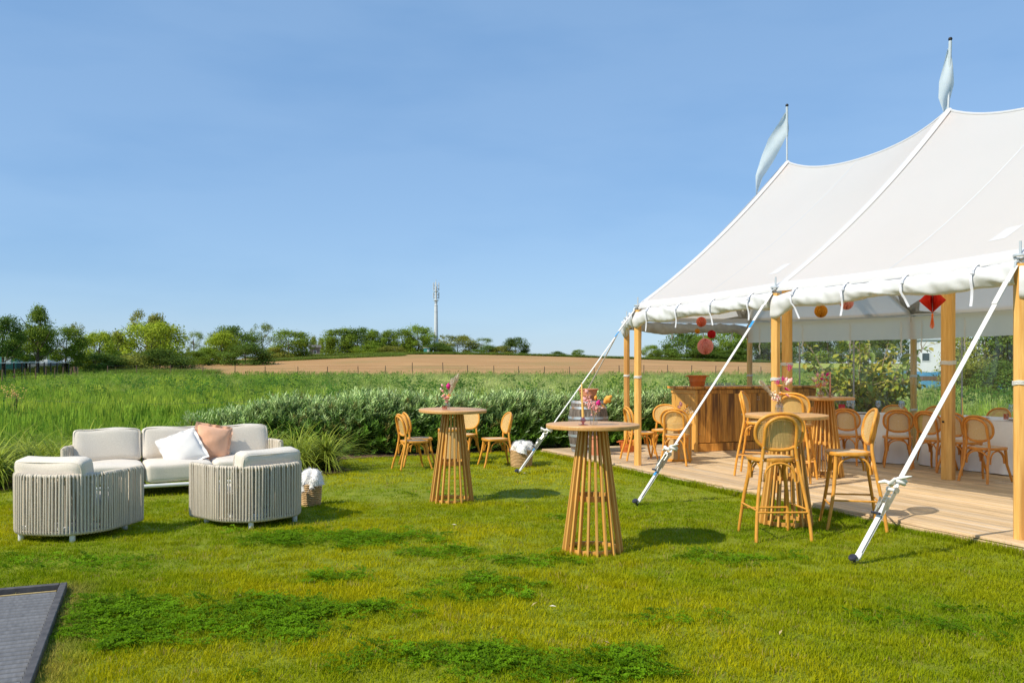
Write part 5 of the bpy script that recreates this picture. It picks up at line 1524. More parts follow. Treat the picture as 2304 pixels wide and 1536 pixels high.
# dining tables under white cloths
def dining(label, o, e, inn, L, W, end_flare):
    cz = DECK+.76; ang_ = math.atan2(e[1], e[0])
    t = thing('dining_table', 'trestle table hidden under ' + label, 'table', (o[0], o[1], DECK), ang_, 'dining tables')
    m = MB(); m.box((L/2, W/2, .74), (L-.02, W-.02, .03)); ob('tabletop', m.mesh('tabletop', MT['oak']), t)
    for x in (.12, L-.12):
        for y in (.1, W-.1):
            m = MB(); m.box((x, y, .36), (.04, .04, .72)); ob('leg', m.mesh('leg', MT['oak']), t)
    c = thing('tablecloth', label, 'tablecloth', (o[0], o[1], DECK), ang_, 'white tablecloths')
    per = []; nL = int(L/.035); nW = int(W/.035)
    for k in range(nL): per.append((L*k/nL, 0, 0, -1))
    for k in range(nW): per.append((L, W*k/nW, 1, 0))
    for k in range(nL): per.append((L-L*k/nL, W, 0, 1))
    for k in range(nW): per.append((0, W-W*k/nW, -1, 0))
    rows = []; r_ = np.random.default_rng(int(L*100)); ph = r_.random(6)*6.28
    for i in range(12):
        f = i/11; row = []
        for k, (x, y, nx, ny) in enumerate(per):
            s = k*.035; w = (.055*f**.8)*(math.sin(s*11+ph[0])+.6*math.sin(s*23+ph[1]+f)+.35*math.sin(s*5+ph[2]))*.6+.07*f+.012*math.sin(f*9+s*3)
            row.append((x+nx*w, y+ny*w, .764-(.764-.012)*f+(.006*math.sin(s*9+ph[3]) if i == 11 else 0)))
        rows.append(row)
    m = MB(); m.grid(rows, closed=True); ob('skirt', m.mesh('skirt', MT['cloth'], 180), c)
    m = MB(); m.add([(x, y, .7645) for x, y, _, _ in per], [tuple(range(len(per)))]); ob('cloth_top', m.mesh('cloth_top', MT['cloth']), c)
    return lambda s, d: Vector((o[0]+e[0]*s+inn[0]*d, o[1]+e[1]*s+inn[1]*d, DECK+.766))
e1 = Vector((.9, -.436, 0)); i1 = Vector((.436, .9, 0))
d1 = dining('white tablecloth on the short table beside the leafy shrub', (5.1, 13.82), e1, i1, 1.22, .85, 0)
d2 = dining('white tablecloth on the long table running out of the picture', (6.40, 13.15), U, NN, 3.3, .85, 0)
def wine_mesh():
    m = MB(); m.lathe([(.001, .002), (.034, .002), (.034, .004), (.006, .008), (.0035, .02), (.0035, .085), (.008, .095), (.040, .135), (.043, .145), (.031, .215), (.0305, .215), (.042, .145), (.038, .136), (.004, .098)], 20, cap0=False, cap1=False)
    return m.mesh('wine_glass', MT['glass'], 30)
wm = wine_mesh(); tm = tumbler_mesh('tumbler', .037, .085, MT['glass_pink'])
def wine(lb, p): tag(ob('wine_glass', wm, None, p), lb, 'wine glass', 'wine glasses on the white tables')
def tumb(lb, p): tag(ob('tumbler', tm, None, p), lb, 'tumbler', 'pink tumblers on the white tables')
for s, d in ((.34, .50), (.42, .30)): wine('wine glass of the pair behind the rounded end of the deck table', d1(s, d))
wine('lone wine glass in the middle of the short white table', d1(.80, .42)); wine('wine glass on the short white table by its far corner', d1(1.14, .50)); wine('wine glass before the pole in the clear wall', d1(1.16, .30))
for s, d in ((.10, .38),): wine('first wine glass on the long white table', d2(s, d))
for s, d in ((1.10, .50), (1.28, .45), (1.42, .62), (1.52, .52)): wine('wine glass of the group of four on the long white table', d2(s, d))
wine('wine glass cut by the last timber pole', d2(1.75, .60))
tumb('pink tumbler by the menu on the short white table', d1(.42, .18)); tumb('pink tumbler in the middle of the short white table', d1(.78, .25)); tumb('pink tumbler at the corner of the short white table', d1(1.12, .15))
tumb('pink tumbler below the four wine glasses', d2(1.20, .25)); tumb('pink tumbler beside the salmon candle on the long table', d2(1.72, .42)); tumb('pink tumbler at the edge of the long white table', d2(1.92, .28))
pl = MB(); pl.lathe([(.001, .003), (.09, .003), (.095, .006), (.13, .014), (.132, .017), (.09, .009), (.001, .008)], 36, cap0=False, cap1=False); plm = pl.mesh('plate', MT['plate'], 40)
for lb, p in (('sand coloured plate on the short white table', d1(.62, .16)), ('sand coloured plate beneath the group of wine glasses', d2(1.42, .17)), ('sand coloured plate at the end of the long table in view', d2(1.95, .14)), ('sand coloured plate beyond the king pole', d2(.85, .17))):
    tag(ob('plate', plm, None, p), lb, 'plate', 'plates on the white tables')
def menu(lb, p, rz):
    t = thing('menu_card', lb, 'menu', p, rz, 'red menus'); m = MB()
    m.box((0, 0, .075), (.105, .012, .15), Matrix.Rotation(-.12, 3, 'X'), .001); ob('cover', m.mesh('cover', MT['book']), t)
    m = MB()
    for z, w in ((.112, .03), (.075, .05), (.066, .04)): m.box((0, -.0075+(z-.075)*.12, z), (w, .0012, .0022))
    ob('gold_lettering', m.mesh('gold_lettering', MT['gold']), t)
menu('upright red menu on the short white table', d1(.26, .22), -.1); menu('upright red menu at the end of the long white table', d2(1.66, .50), -.35)
candle('yellow taper candle on the long white table', d2(.42, .35), .30, MT['candle_y'], lean=(0, -.03)); candle('salmon taper candle at the picture edge of the long table', d2(1.74, .48), .27, MT['candle_p']); candle('salmon taper candle on the short white table behind the deck table', d1(.02, .40), .26, MT['candle_p'])
bouquet('tiny dried bunch beside the menu on the long white table', d2(1.84, .42), [('rosette', 'magenta', .02, 0, .10, .05), ('rosette', 'orange', .0, -.03, .07, .05), ('spray', 'rose', -.03, 0, .09, .05)])
vase('small vase with a tiny bunch on the long white table', d2(1.84, .42), 'cup', .8)

# ------------------------------------------------------------------ paper decorations
def honeycomb(label, loc, r, mt, top):
    t = thing('paper_ball', label, 'paper ball', loc, random.uniform(0, 1), 'honeycomb paper balls hanging in the marquee')
    m = MB(); n = 32; ns = 18
    for i in range(n):
        rows = []
        for k in range(ns+1):
            ph_ = -PI/2+PI*k/ns; R = r*math.cos(ph_); z = r*math.sin(ph_)
            tri = (1 if (k//2) % 2 == 0 else -1)*(.42 if k % 2 else .9)
            th = 2*PI*i/n+(1 if i % 2 else -1)*(PI/n)*.92*tri
            rows.append([(q*R*math.cos(2*PI*i/n+(th-2*PI*i/n)*q), q*R*math.sin(2*PI*i/n+(th-2*PI*i/n)*q), z) for q in (.02, .6, 1.0)])
        m.grid(rows)
    ob('paper_fins', m.mesh('paper_fins', mt, 180), t)
    m = MB(); m.lathe([(r*.80*math.cos(q), r*.80*math.sin(q)) for q in np.linspace(-PI/2+.02, PI/2-.02, 15)], 28); ob('brightening_core', m.mesh('brightening_core', mt), t)  # solid inner sphere added to brighten the ball, not part of real honeycomb paper
    m = MB(); m.tube([(0, 0, r), (0, 0, top)], .0012, 4); ob('thread', m.mesh('thread', MT['stem']), t)
def at(px, py, y): return (((px-1152)/1900)*y, y, 1.57-(py-832)/1900*y)
for lb, px, py, y, r, mt in (('salmon honeycomb paper ball behind a white tie strap', 1578, 724, 14.2, .085, 'ball_salmon'), ('small yellow honeycomb paper ball', 1569, 745, 14.0, .043, 'ball_yellow'), ('crimson honeycomb paper ball', 1601, 752, 14.1, .07, 'ball_red'), ('large pink honeycomb paper ball, lowest of the cluster', 1587, 779, 13.8, .132, 'ball_pink'),
                             ('orange honeycomb paper ball under the long eave', 1847, 700, 11.2, .085, 'ball_yellow'), ('pink honeycomb paper ball half hidden by the rolled wall', 1905, 682, 11.0, .085, 'ball_pink')):
    p = at(px, py, y); honeycomb(lb, p, r, MT[mt], 3.3-p[2])
p = at(2098, 676, 9.9)
t = thing('paper_lantern', 'red diamond paper lantern with an orange tassel', 'lantern', p, .3)
m = MB(); n = 24
for i in range(n):
    a = 2*PI*i/n; z_ = (1 if i % 2 else -1)*.03
    m.grid([[(.004*math.cos(a), .004*math.sin(a), zz), (rr*math.cos(a+z_), rr*math.sin(a+z_), zz)] for zz, rr in ((.16, .004), (.08, .07), (0, .145), (-.08, .065), (-.14, .004))])
ob('paper_fins', m.mesh('paper_fins', MT['lantern_red'], 180), t)
m = MB(); r_ = np.random.default_rng(2)
for q in range(26):
    a = r_.random()*6.28; d = .022*r_.random(); m.tube([(0, 0, -.14), (d*.5*math.cos(a), d*.5*math.sin(a), -.20), (d*1.3*math.cos(a+.4), d*1.3*math.sin(a+.4), -.27-.07*r_.random())], .0028, 4)
m.lathe([(.004, -.15), (.013, -.165), (.013, -.18), (.006, -.19)], 10)
ob('tassel', m.mesh('tassel', MT['tassel']), t)
m = MB(); m.tube([(0, 0, .15), (0, 0, 1.0)], .0012, 4); ob('thread', m.mesh('thread', MT['stem']), t)
# ------------------------------------------------------------------ trees: unit crowns (height 1, width about 1) scaled to each tree
def crown_mesh(seed, n, shape, tint, leaf=.035, var=.35, gaps=.0):
    r = np.random.default_rng(seed)
    lumps = []
    nl = {'round': 46, 'tall': 40, 'wispy': 30, 'bush': 34, 'willow': 44}[shape]
    for i in range(nl):
        z = r.random()
        if shape == 'round': rad = .46*math.sqrt(max(.05, 1-((z-.42)/.60)**2)); s = .09+.10*r.random()
        elif shape == 'tall': rad = .34*math.sqrt(max(.03, 1-((z-.45)/.58)**2))*(1.1-.5*z); s = .08+.09*r.random()
        elif shape == 'wispy': rad = .42*math.sqrt(max(.02, 1-((z-.6)/.48)**2)); s = .05+.07*r.random()
        elif shape == 'bush': rad = .48*math.sqrt(max(.03, 1-(z*.98)**2)); s = .11+.11*r.random()
        else: rad = .44*math.sqrt(max(.02, 1-((z-.42)/.6)**2)); s = .08+.10*r.random()
        a = r.random()*2*PI; q = rad*(.45+.55*math.sqrt(r.random()))
        lumps.append((q*math.cos(a), q*math.sin(a), .10+.84*z if shape != 'bush' else .08+.8*z, s, .75+.5*r.random()))
    per = n//nl; V = []; F = []; C = []
    for (lx, ly, lz, s, br) in lumps:
        d = r.standard_normal((per, 3)); d /= np.linalg.norm(d, axis=1)[:, None]
        rad = s*(.25+.95*r.random(per)**.7)
        p = d*rad[:, None]*np.array([1.15, 1.15, .85])+np.array([lx, ly, lz])+.018*r.standard_normal((per, 3))
        if shape == 'willow': p[:, 2] -= .10*r.random(per)*(rad/s)
        nr = d*.75+r.standard_normal((per, 3))*.55+np.array([0, 0, .35]); nr /= np.linalg.norm(nr, axis=1)[:, None]
        t1 = np.cross(nr, r.standard_normal((per, 3))); t1 /= np.linalg.norm(t1, axis=1)[:, None]+1e-9; t2 = np.cross(nr, t1)
        L = leaf*(.6+.8*r.random(per))[:, None]
        o = len(V)*1
        q = np.stack([p-t1*L*.5, p+t2*L*.32, p+t1*L*.5, p-t2*L*.32], 1).reshape(-1, 3)
        base = sum(len(v) for v in V)
        V.append(q); F.append(np.arange(per*4).reshape(-1, 4)+base)
        c = np.array(tint)[None]*(br*(1-var/2+var*r.random(per)))[:, None]
        c = c+np.array([.05, .03, 0])[None]*(r.random(per)[:, None])*br
        C.append(np.repeat(c, 4, axis=0))
    return np_mesh('crown', np.concatenate(V), np.concatenate(F), MT['crown'], np.concatenate(C))
def trunk_mesh(seed, r0=.02, splits=5, crown0=.15):
    r = np.random.default_rng(seed); m = MB()
    m.tube([(0, 0, -.02), (.01*r.standard_normal(), .01*r.standard_normal(), .3), (.03*r.standard_normal(), .03*r.standard_normal(), .75)], [r0*1.3, r0, r0*.35], 7)
    for k in range(splits):
        z = .15+.5*k/splits; a = r.random()*6.28; L = .25+.15*r.random()
        m.tube([(0, 0, z), (L*.5*math.cos(a), L*.5*math.sin(a), z+.12), (L*math.cos(a), L*math.sin(a), z+.28)], [r0*.5, r0*.35, r0*.12], 5)
    return m.mesh('trunk', MT['bark'])
G_MID = (.175, .275, .030); G_DARK = (.090, .170, .026); G_LIGHT = (.36, .46, .036); G_OLIVE = (.28, .31, .055); G_BLUE = (.20, .28, .10)
CR = {'round': [crown_mesh(400+k, 12000, 'round', c) for k, c in enumerate((G_MID, G_LIGHT, G_DARK))],
      'tall': [crown_mesh(420+k, 10000, 'tall', c) for k, c in enumerate((G_MID, G_OLIVE))],
      'wispy': [crown_mesh(440+k, 3800, 'wispy', c, .028) for k, c in enumerate((G_OLIVE, G_BLUE))],
      'bush': [crown_mesh(460+k, 11000, 'bush', c) for k, c in enumerate((G_DARK, G_MID, G_OLIVE))],
      'willow': [crown_mesh(480+k, 13000, 'willow', c, .03) for k, c in enumerate((G_LIGHT, G_OLIVE))]}
TRK = [trunk_mesh(500+k) for k in range(4)]
tcount = [0]
def tree(label, px, top, Y, wpx, kind, v=0, base=None, group='trees along the field edge', name='tree', crown0=.0):
    """a tree standing on the terrain at distance Y; its height and spread in metres follow from how tall it looks there"""
    X = (px-1152)/1900*Y; z0 = hz(X, Y); h = 1.57+(832-top)/1900*Y-z0; w = wpx/1900*Y
    t = thing(name, label, 'tree' if kind != 'bush' else 'bush', (X, Y, z0-.1), tcount[0]*1.9, group); tcount[0] += 1
    ob('trunk', TRK[tcount[0] % 4], t, scale=(h, h, h))
    ob('crown', CR[kind][v], t, (0, 0, h*crown0), (0, 0, 0), (w*1.08, w*1.08, h*(1-crown0)*1.0))
    return t
NAMES = 0
TREES = [
 ('dark leafy tree at the picture edge beside the black fence', 8, 708, 95, 80, 'round', 2), ('tall two-tiered tree above the black fence', 85, 686, 100, 78, 'tall', 0), ('dense dark tree just under the tall one, by the white house', 60, 742, 112, 90, 'round', 0),
 ('full green tree at the end of the black fence', 148, 735, 104, 85, 'round', 0), ('sparse see-through tree poking above the hedge trees', 181, 724, 125, 62, 'wispy', 0), ('pale feathery tree between the sparse one and the big willow', 222, 742, 112, 88, 'willow', 0),
 ('slim olive tree right beside the big willow', 264, 744, 120, 55, 'tall', 1), ('airy birch topping the big willow', 330, 694, 132, 92, 'wispy', 0), ('second birch crown behind the big willow', 352, 706, 134, 75, 'tall', 1), ('big rounded willow, broadest of the field trees', 343, 720, 122, 145, 'willow', 0),
 ('dark bush at the foot of the big willow', 360, 782, 116, 130, 'bush', 0), ('dark bush under the feathery tree', 215, 790, 108, 120, 'bush', 0), ('low bush at the grass verge below the trees', 295, 792, 112, 90, 'bush', 2),
 ('thin open tree left standing alone before the bright one', 437, 742, 165, 55, 'wispy', 1), ('bright yellow green round tree', 498, 746, 160, 72, 'round', 1), ('dark tree crowning the clump behind the bright one', 528, 732, 185, 98, 'round', 2), ('open tall crown at the end of that clump', 590, 724, 190, 62, 'wispy', 1),
 ('dark thicket at the foot of the bright tree', 552, 768, 152, 105, 'bush', 0), ('low dark bush beside the brown field', 437, 786, 150, 60, 'bush', 1), ('green bush at the edge of the white flowering verge', 470, 778, 158, 60, 'bush', 1),
 ('round tree standing apart in the field corner', 650, 743, 205, 100, 'round', 0), ('light bush beside the tree in the field corner', 622, 778, 200, 55, 'bush', 2), ('bluish poplar in the gap, far away', 706, 756, 330, 20, 'tall', 1), ('second bluish poplar in the gap', 722, 760, 330, 22, 'tall', 1), ('third bluish poplar, nearly hidden by the wood', 742, 756, 330, 26, 'tall', 1),
 ('first big tree of the row leading to the mast', 768, 739, 262, 84, 'round', 0), ('second tree of the row leading to the mast', 806, 736, 264, 76, 'round', 2), ('third tree of the row leading to the mast', 838, 742, 262, 66, 'tall', 0), ('fourth tree of the row leading to the mast', 874, 742, 264, 62, 'tall', 0), ('fifth tree of the row leading to the mast', 906, 740, 266, 60, 'round', 0), ('tallest tree of the row, right beside the mast', 941, 733, 265, 70, 'round', 0),
 ('bush under the row of trees near the mast', 826, 774, 258, 70, 'bush', 1), ('bush under the tallest tree of the row', 880, 776, 258, 60, 'bush', 2), ('dark bush hiding the foot of the mast', 986, 770, 262, 70, 'bush', 0), ('pale thin sapling by the mast', 998, 752, 275, 40, 'wispy', 0), ('broad olive tree next after the mast', 1030, 751, 272, 86, 'willow', 1), ('open crowned tree beyond the mast', 1084, 758, 276, 66, 'wispy', 1),
 ('dark bush beyond the mast', 1094, 776, 264, 56, 'bush', 0), ('olive bush before the last tree on the crest', 1128, 776, 264, 52, 'bush', 2), ('last full tree at the end of the crest row', 1160, 758, 266, 54, 'round', 2),
 ('lone bush on the skyline', 1251, 789, 270, 40, 'bush', 0), ('lone small round tree on the skyline', 1302, 786, 270, 28, 'round', 0),
 ('small tree at the tip of the wood, beside the first pole', 1466, 776, 235, 46, 'round', 0), ('low tree of the wood beside the first pole', 1498, 784, 232, 44, 'round', 2), ('tall front tree of the wood behind the paper balls', 1545, 744, 228, 92, 'round', 2), ('tree of the wood behind the lowest paper ball', 1592, 752, 226, 80, 'round', 0), ('tree of the wood behind the crossing strap', 1640, 742, 228, 84, 'round', 0), ('dark tree of the wood before the back pole', 1686, 748, 226, 80, 'round', 2),
 ('tree of the wood seen through the clear wall', 1742, 740, 224, 90, 'round', 2), ('tree of the wood above the leafy shrub', 1800, 738, 222, 92, 'round', 2), ('tree of the wood half behind the leafy shrub', 1862, 742, 220, 90, 'round', 0), ('tree of the wood behind the middle of the shrub', 1930, 745, 216, 96, 'round', 2), ('tree of the wood beside the white hall', 2010, 745, 210, 100, 'round', 2),
 ('undergrowth bush at the foot of the wood', 1570, 780, 222, 90, 'bush', 0), ('second undergrowth bush at the foot of the wood', 1650, 782, 220, 90, 'bush', 0)]
for i_, (lb, px, top, Y, w, kd, v) in enumerate(TREES):
    tree(lb, px, top, Y, w, kd, v, crown0=.30 if i_ < 4 else (.10 if kd in ('round', 'tall') and Y < 200 else 0))
for (lb, px, top, Y, w, kd, v) in (('brownish tree behind the last pane of the clear wall', 2215, 690, 42, 170, 'willow', 1), ('dark tree at the picture edge behind the clear wall', 2330, 680, 40, 190, 'round', 2), ('bush below the trees behind the clear wall', 2190, 800, 40, 120, 'bush', 2), ('small bush beside the blue sheet', 2262, 805, 38, 130, 'bush', 0)):
    tree(lb, px, top, Y, w, kd, v, group='trees beyond the clear wall')
# yellow leaved branch tree at the picture edge
ylw = crown_mesh(600, 900, 'wispy', (.50, .33, .02), .05)
t = thing('yellow_tree', 'small yellow leaved tree reaching in beside the black fence', 'tree', (-43.5, 68, hz(-43.5, 68)), 0)
ob('trunk', TRK[1], t, scale=(3.6, 3.6, 3.6)); ob('crown', ylw, t, (0, 0, .4), (0, 0, .6), (4.2, 4.2, 3.6))

# ------------------------------------------------------------------ broad-leaved shrub outside the clear wall
def lf_mesh(seed, c):
    r = np.random.default_rng(seed); L = .145; W = .08; b = .02*r.standard_normal()
    V = [(0, 0, 0), (L*.3, -W*.42, .012), (L*.62, -W*.5, .006+b), (L, 0, -.022+b), (L*.62, W*.5, .006+b), (L*.3, W*.42, .012), (L*.32, 0, -.002), (L*.65, 0, -.006+b)]
    F = [(0, 1, 6, 6), (0, 6, 5, 5), (1, 2, 7, 6), (6, 7, 4, 5), (2, 3, 7, 7), (7, 3, 4, 4)]
    me = bpy.data.meshes.new('leaf'); me.from_pydata(V, [], [tuple(dict.fromkeys(f)) for f in F]); me.materials.append(MT['bigleaf'])
    at_ = me.attributes.new("tint", 'FLOAT_COLOR', 'POINT'); at_.data.foreach_set("color", np.tile(np.array([*c, 1], dtype=np.float32), len(V)))
    me.polygons.foreach_set("use_smooth", [True]*len(me.polygons)); me.update(); return me
LM = [lf_mesh(700+k, c) for k, c in enumerate(((.30, .35, .03), (.42, .42, .035), (.18, .26, .03), (.48, .40, .05)))]
SH = Vector((7.55, 18.2, hz(7.55, 18.2)))
shrub = thing('leafy_shrub', 'broad leaved shrub with yellowish green leaves outside the clear wall', 'shrub', SH)
r = np.random.default_rng(33); br = MB(); tips = []
for k in range(22):
    a = k*2.4; sp = .45+.85*r.random(); hgt_ = 1.2+1.0*r.random()
    p0 = Vector((.12*math.cos(a), .12*math.sin(a), 0)); p1 = Vector((sp*.45*math.cos(a), sp*.45*math.sin(a), hgt_*.45)); p2 = Vector((sp*math.cos(a), sp*math.sin(a), hgt_))
    br.tube([p0, p1, p2], [.020, .014, .006], 6)
    for q in range(9):
        f = .25+.75*q/9; c = p1.lerp(p2, (f-.45)/.55) if f > .45 else p0.lerp(p1, f/.45); d = Vector(r.standard_normal(3)); d.z = abs(d.z)*.5; d.normalize(); e = c+d*(.2+.25*r.random())
        br.tube([c, c.lerp(e, .5)+Vector((0, 0, .03)), e], [.007, .005, .002], 5); tips += [c.lerp(e, w) for w in (.3, .5, .7, .9, 1.0)]
ob('branches', br.mesh('branches', MT['bark_pale']), shrub)
fv = []; ff = []; fc = []
for k in range(2600):
    p = tips[r.integers(0, len(tips))]+Vector(r.standard_normal(3))*.06
    if k < 280 and p.y > .1: p.y = -abs(p.y)
    rot = (r.uniform(-.5, .5), r.uniform(-.1, 1.0), r.uniform(0, 6.28)); s = .8+.6*r.random()
    if k < 280: ob('leaf', LM[k % 4], shrub, p, rot, (s, s, s))
    else:
        me = LM[k % 4]; R = Euler(rot).to_matrix(); o = len(fv)
        fv += [tuple(R @ (v.co*s)+p) for v in me.vertices]; ff += [tuple(i+o for i in pl_.vertices) for pl_ in me.polygons]; fc += [((.30, .35, .03), (.42, .42, .035), (.18, .26, .03), (.48, .40, .05))[k % 4]]*len(me.vertices)
me = bpy.data.meshes.new('foliage'); me.from_pydata(fv, [], ff); me.materials.append(MT['bigleaf'])
a_ = me.attributes.new("tint", 'FLOAT_COLOR', 'POINT'); a_.data.foreach_set("color", np.array([(*c, 1) for c in fc], dtype=np.float32).ravel()); me.update()
tag(ob('foliage', me, shrub), kind='stuff')

# ------------------------------------------------------------------ telephone mast on the crest
MY = 268; MX = (981-1152)/1900*MY; mz = hz(MX, MY)
t = thing('mobile_mast', 'tall pale grey antenna mast rising above the crest trees', 'mast', (MX, MY, mz))
hm = 1.57+(832-640)/1900*MY-mz
for (z0, z1, r0, r1) in ((0, .27, .74, .70), (.272, .615, .66, .56), (.618, .70, .55, .52), (.703, .97, .42, .36)):
    m = MB(); m.lathe([(r0, z0*hm), (r1, z1*hm)], 20); ob('tube_section', m.mesh('tube_section', MT['mast'], 30), t)
for z in (.271, .6165, .7015, .745):
    m = MB(); m.lathe([(.78-.3*z, z*hm-.12), (.80-.3*z, z*hm), (.78-.3*z, z*hm+.12)], 20); ob('flange', m.mesh('flange', MT['galv'], 30), t)
for (zc, hh, rr) in ((.835, .60, .98), (.965, .78, .95)):
    m = MB(); m.lathe([(.45, zc*hm-1.6), (rr*.95, zc*hm-1.4), (rr*.95, zc*hm-1.3), (.45, zc*hm-1.2)], 16, cap0=False, cap1=False); ob('collar', m.mesh('collar', MT['mast'], 30), t)
    for k in range(3):
        a = k*2*PI/3+.5; m = MB(); m.box((rr*math.cos(a), rr*math.sin(a), zc*hm+.2), (.22, .42, 2.4*hh+.6), Matrix.Rotation(a, 3, 'Z'), .05); an_ = ob('antenna', m.mesh('antenna', MT['mast']), t)
        m = MB(); m.tube([(.3*math.cos(a), .3*math.sin(a), zc*hm+.5), (rr*math.cos(a), rr*math.sin(a), zc*hm+.5)], .07, 6); m.tube([(.3*math.cos(a), .3*math.sin(a), zc*hm-.5), (rr*math.cos(a), rr*math.sin(a), zc*hm-.5)], .07, 6); ob('antenna_arm', m.mesh('antenna_arm', MT['dark_steel']), t)
m = MB(); m.tube([(0, 0, hm*.97), (0, 0, hm+1.6)], .09, 8); ob('lightning_rod', m.mesh('lightning_rod', MT['galv']), t)

# ------------------------------------------------------------------ fences
pmesh = []
for k in range(3):
    m = MB(); m.tube([(0, 0, -.1), (.01, 0, .6), (.015*(k-1), 0, 1.25)], [.05, .048, .042], 8); pmesh.append(m.mesh('post', MT['old_post'], 40))
FP = [242, 307, 384, 456, 529, 597, 670, 737, 806, 867, 928, 997, 1052, 1111, 1167, 1225, 1281, 1337, 1393, 1448, 1502, 1556, 1610, 1661, 1712]
prev = None
for k, px in enumerate(FP):
    Y = 91.5+.6*math.sin(k); X = (px-1152)/1900*Y
    tall = px in (928, 997)
    lb = 'weathered wooden post in the wire fence between meadow and brown field' if not tall else 'taller post of the pair standing out in the meadow fence'
    tag(ob('fence_post', pmesh[k % 3], None, (X, Y, hz(X, Y)), (.03*math.sin(k*3), .03*math.cos(k*5), k), (1, 1, 1.28 if tall else 1+.08*math.sin(k*7))), lb, 'post', 'posts of the far meadow fence')
m = MB()
for k in range(len(FP)-1):
    for z in (1.25, .95):
        a = [(px-1152)/1900*91.5 for px in FP[k:k+2]]
        m.tube([(a[0], 91.5, hz(a[0], 91.5)+z), ((a[0]+a[1])/2, 91.5, hz(a[0], 91.5)+z-.03), (a[1], 91.5, hz(a[1], 91.5)+z)], .006, 4, caps=False)
tag(ob('fence_wire', m.mesh('fence_wire', MT['dark_steel'])), 'thin wire strung along the far meadow fence', 'wire')
rp_ = MB(); rp_.tube([(0, 0, 0), (.01, 0, .5), (-.01, 0, .98)], [.06, .057, .05], 9); rpm = rp_.mesh('post', MT['red_post'], 40)
for px, Y, lb in ((643, 19.6, 'reddish brown post rising behind the willow hedge'), (32, 21.5, 'reddish brown post below the yellow flowers at the picture edge'), (335, 20.5, 'short brown post sunk in the meadow grass behind the sofa')):
    X = (px-1152)/1900*Y; tag(ob('meadow_post', rpm, None, (X, Y, 0), (.04, .02, px), (1, 1, 1 if px != 335 else .6)), lb, 'post', 'posts of the near meadow fence')
m = MB(); m.tube([(-12.67, 21.5, .80), (-8.8, 20.5, .74), (-5.25, 19.6, .85), (2.0, 20.2, .8)], .0035, 4); tag(ob('near_fence_wire', m.mesh('near_fence_wire', MT['dark_steel'])), 'thin wire running above the meadow grass from post to post', 'wire')
# black railing fence
bf = thing('black_fence', 'black metal railing fence with mesh panels at the meadow corner', 'fence')
A = Vector((-38.5, 58, 0)); B = Vector((-46.2, 88, 0)); nb = 14
for k in range(nb+1):
    p = A.lerp(B, k/nb); z = hz(p.x, p.y); m = MB(); m.box((0, 0, .85), (.09, .09, 1.7-.0)); ob('post', m.mesh('post', MT['black']), bf, (p.x, p.y, z-.10))
    if k < nb:
        q = A.lerp(B, (k+1)/nb); c = (p+q)/2; L = (q-p).length; rz = math.atan2(q.y-p.y, q.x-p.x); zc = hz(c.x, c.y)
        m = MB(); m.box((0, 0, 0), (L, .07, .06)); ob('top_rail', m.mesh('top_rail', MT['galv']), bf, (c.x, c.y, zc+1.60), (0, 0, rz))
        m = MB(); m.box((0, 0, 0), (L-.1, .01, 1.1)); ob('mesh_panel', m.mesh('mesh_panel', MT['fence_mesh']), bf, (c.x, c.y, zc+.98), (0, 0, rz))
bp = MB(); bp.tube([(0, 0, 0), (0, 0, 1.15)], [.06, .05], 7); bpm = bp.mesh('post', MT['old_post'])
for k in range(10):
    p = A.lerp(B, .08+.09*k)+Vector((2.6, -1.5, 0)); tag(ob('stock_fence_post', bpm, None, (p.x, p.y, hz(p.x, p.y)), (.04*math.sin(k), .03, k)), 'short wooden post in the row before the black fence', 'post', 'short posts before the black fence')
p = ((170-1152)/1900*86, 86); tag(ob('stump_post', pmesh[0], None, (p[0], p[1], hz(*p)), (0, 0, .4), (4.2, 4.2, .95)), 'stout pale wooden post at the corner of the brown field', 'post')

# ------------------------------------------------------------------ buildings glimpsed between the trees
def house(label, px, Y, w, d, h, rz, mt, roof, wins, name='house'):
    X = (px-1152)/1900*Y; t = thing(name, label, 'building', (X, Y, hz(X, Y)-.2), rz)
    m = MB(); m.box((0, 0, h/2), (w, d, h)); ob('wall', m.mesh('wall', mt), t)
    m = MB(); e = .4
    if roof == 'gable':
        rh = d*.3; V = [(-w/2-e, -d/2-e, h+.01), (w/2+e, -d/2-e, h+.01), (w/2+e, d/2+e, h+.01), (-w/2-e, d/2+e, h+.01), (-w/2-e, 0, h+rh), (w/2+e, 0, h+rh)]
        m.add(V, [(0, 1, 5, 4), (2, 3, 4, 5), (0, 4, 3), (1, 2, 5), (3, 2, 1, 0)])
    else: m.box((0, 0, h+.12), (w+.3, d+.3, .22), ch=.03)
    ob('roof', m.mesh('roof', MT['roof_grey'] if roof == 'gable' else MT['galv']), t)
    for (x, z, ww, hh) in wins:
        m = MB(); m.box((x, -d/2-.02, z), (ww+.16, .06, hh+.16)); wo_ = ob('window', m.mesh('window', MT['wall_white']), t)
        m = MB(); m.box((x, -d/2-.055, z), (ww, .02, hh)); ob('pane', m.mesh('pane', MT['dark_pane'] if mt is not MT['teal'] else MT['galv']), wo_)
    return t
house('white flat roofed house half hidden behind the trees by the black fence', 62, 150, 9, 8, 3.4, .2, MT['wall_white'], 'flat', ((-2.5, 1.8, 1.2, 1.4), (1.8, 1.8, 1.6, 1.4)))
house('teal shed beside the white house', 22, 140, 3.4, 4, 3.0, .2, MT['teal'], 'flat', ((.3, 1.7, 1.0, 1.0),), 'shed')
house('small white shed under the row of trees on the crest', 790, 276, 4.2, 4, 3.2, 0, MT['wall_white'], 'gable', ((0, 1.6, 1.2, 1.0),), 'shed')
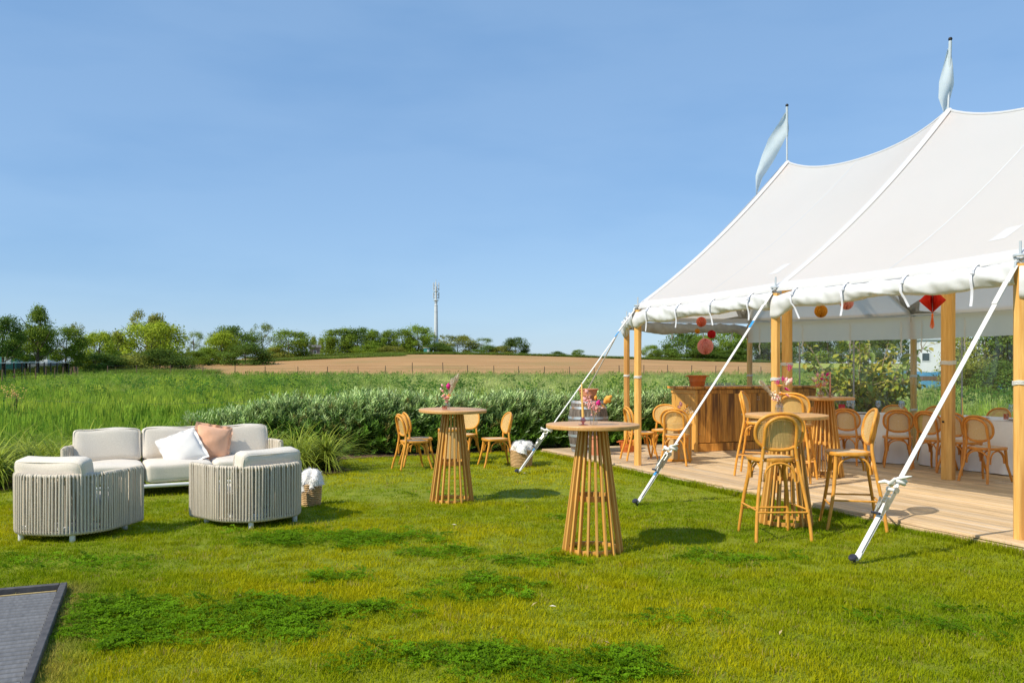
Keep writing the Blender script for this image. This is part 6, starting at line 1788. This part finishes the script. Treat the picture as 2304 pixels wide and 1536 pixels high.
house('teal equipment cabinet near the foot of the mast', 961, 259, 1.9, 1.5, 2.0, 0, MT['teal'], 'flat', ((.4, 1.1, .5, .8),), 'equipment_cabinet')
house('dark field hut at the wood gap', 708, 230, 2.6, 2.5, 2.6, .3, MT['roof_grey'], 'gable', ((0, 1.3, .7, .7),), 'hut')
house('white hall behind the clear wall', 2128, 95, 6.5, 7, 4.2, -.3, MT['wall_white'], 'flat', ((-2.6, 2.4, .7, .8),), 'hall')
X = (2150-1152)/1900*52; bl = thing('blue_sheeted_stack', 'low stack under a blue sheet behind the clear wall', 'tarpaulin', (X, 52, hz(X, 52)), -.3)
m = MB(); rows = []
for i in range(9):
    f = i/8; rows.append([(x, -1.6+3.2*f, .02+(1.15*math.sin(PI*f)**.45)+.05*math.sin(x*3+f*6)) for x in np.linspace(-4.5, 4.5, 30)])
ob('sheet', m.grid(rows).mesh('sheet', MT['blue_sheet'], 180), bl)
m = MB(); m.box((0, 0, .45), (8.6, 2.6, .9)); ob('stack', m.mesh('stack', MT['old_post']), bl)

# yellow wild flowers
ym = MB(); r = np.random.default_rng(8)
def wildflower(label, px, Y, n, h):
    X = (px-1152)/1900*Y; t = thing('wild_flower', label, 'flowers', (X, Y, hz(X, Y)), 0, 'yellow wild flowers in the meadow')
    st = MB(); fl = MB()
    for k in range(n):
        a = r.random()*6.28; d = .35*r.random(); tp = Vector((d*math.cos(a), d*math.sin(a), h*(.85+.3*r.random()))); st.tube([(0, 0, 0), tp*.5+Vector((0, 0, .1)), tp], .004, 4)
        for q in range(5):
            b = Vector(r.standard_normal(3))*.035+tp; fl.lathe([(.001, -.008), (.022, .0), (.001, .012)], 6, tuple(b), False, False)
    tag(ob('stems', st.mesh('stems', MT['stem']), t), kind='stuff'); tag(ob('blossoms', fl.mesh('blossoms', MT['candle_y']), t), kind='stuff')
wildflower('yellow wild flowers above the post at the picture edge', 30, 21.0, 14, 1.0); wildflower('yellow wild flowers in the meadow above the hedge', 692, 24, 8, .72); wildflower('small yellow flowers just above the willow hedge', 612, 18.6, 8, .72)
# fallen bits on the lawn
for k, (x, y) in enumerate(((.16, 12.6), (.2, 12.62), (.17, 5.6), (.24, 5.5), (-1.85, 5.75), (1.6, 5.0), (-.6, 8.4), (.55, 4.75))):
    m = MB(); L = .05+.02*(k % 3); m.add([(0, 0, .0), (L*.5, -.008, .006), (L, 0, .002), (L*.5, .008, .006)], [(0, 1, 2, 3)])
    tag(ob('fallen_leaf', m.mesh('fallen_leaf', MT['stem'] if k % 3 else MT['cream']), None, (x, y, .035), (.2, .1, k*2.1)), 'small dry leaf lying on the lawn', 'leaf', 'dry leaves on the lawn')
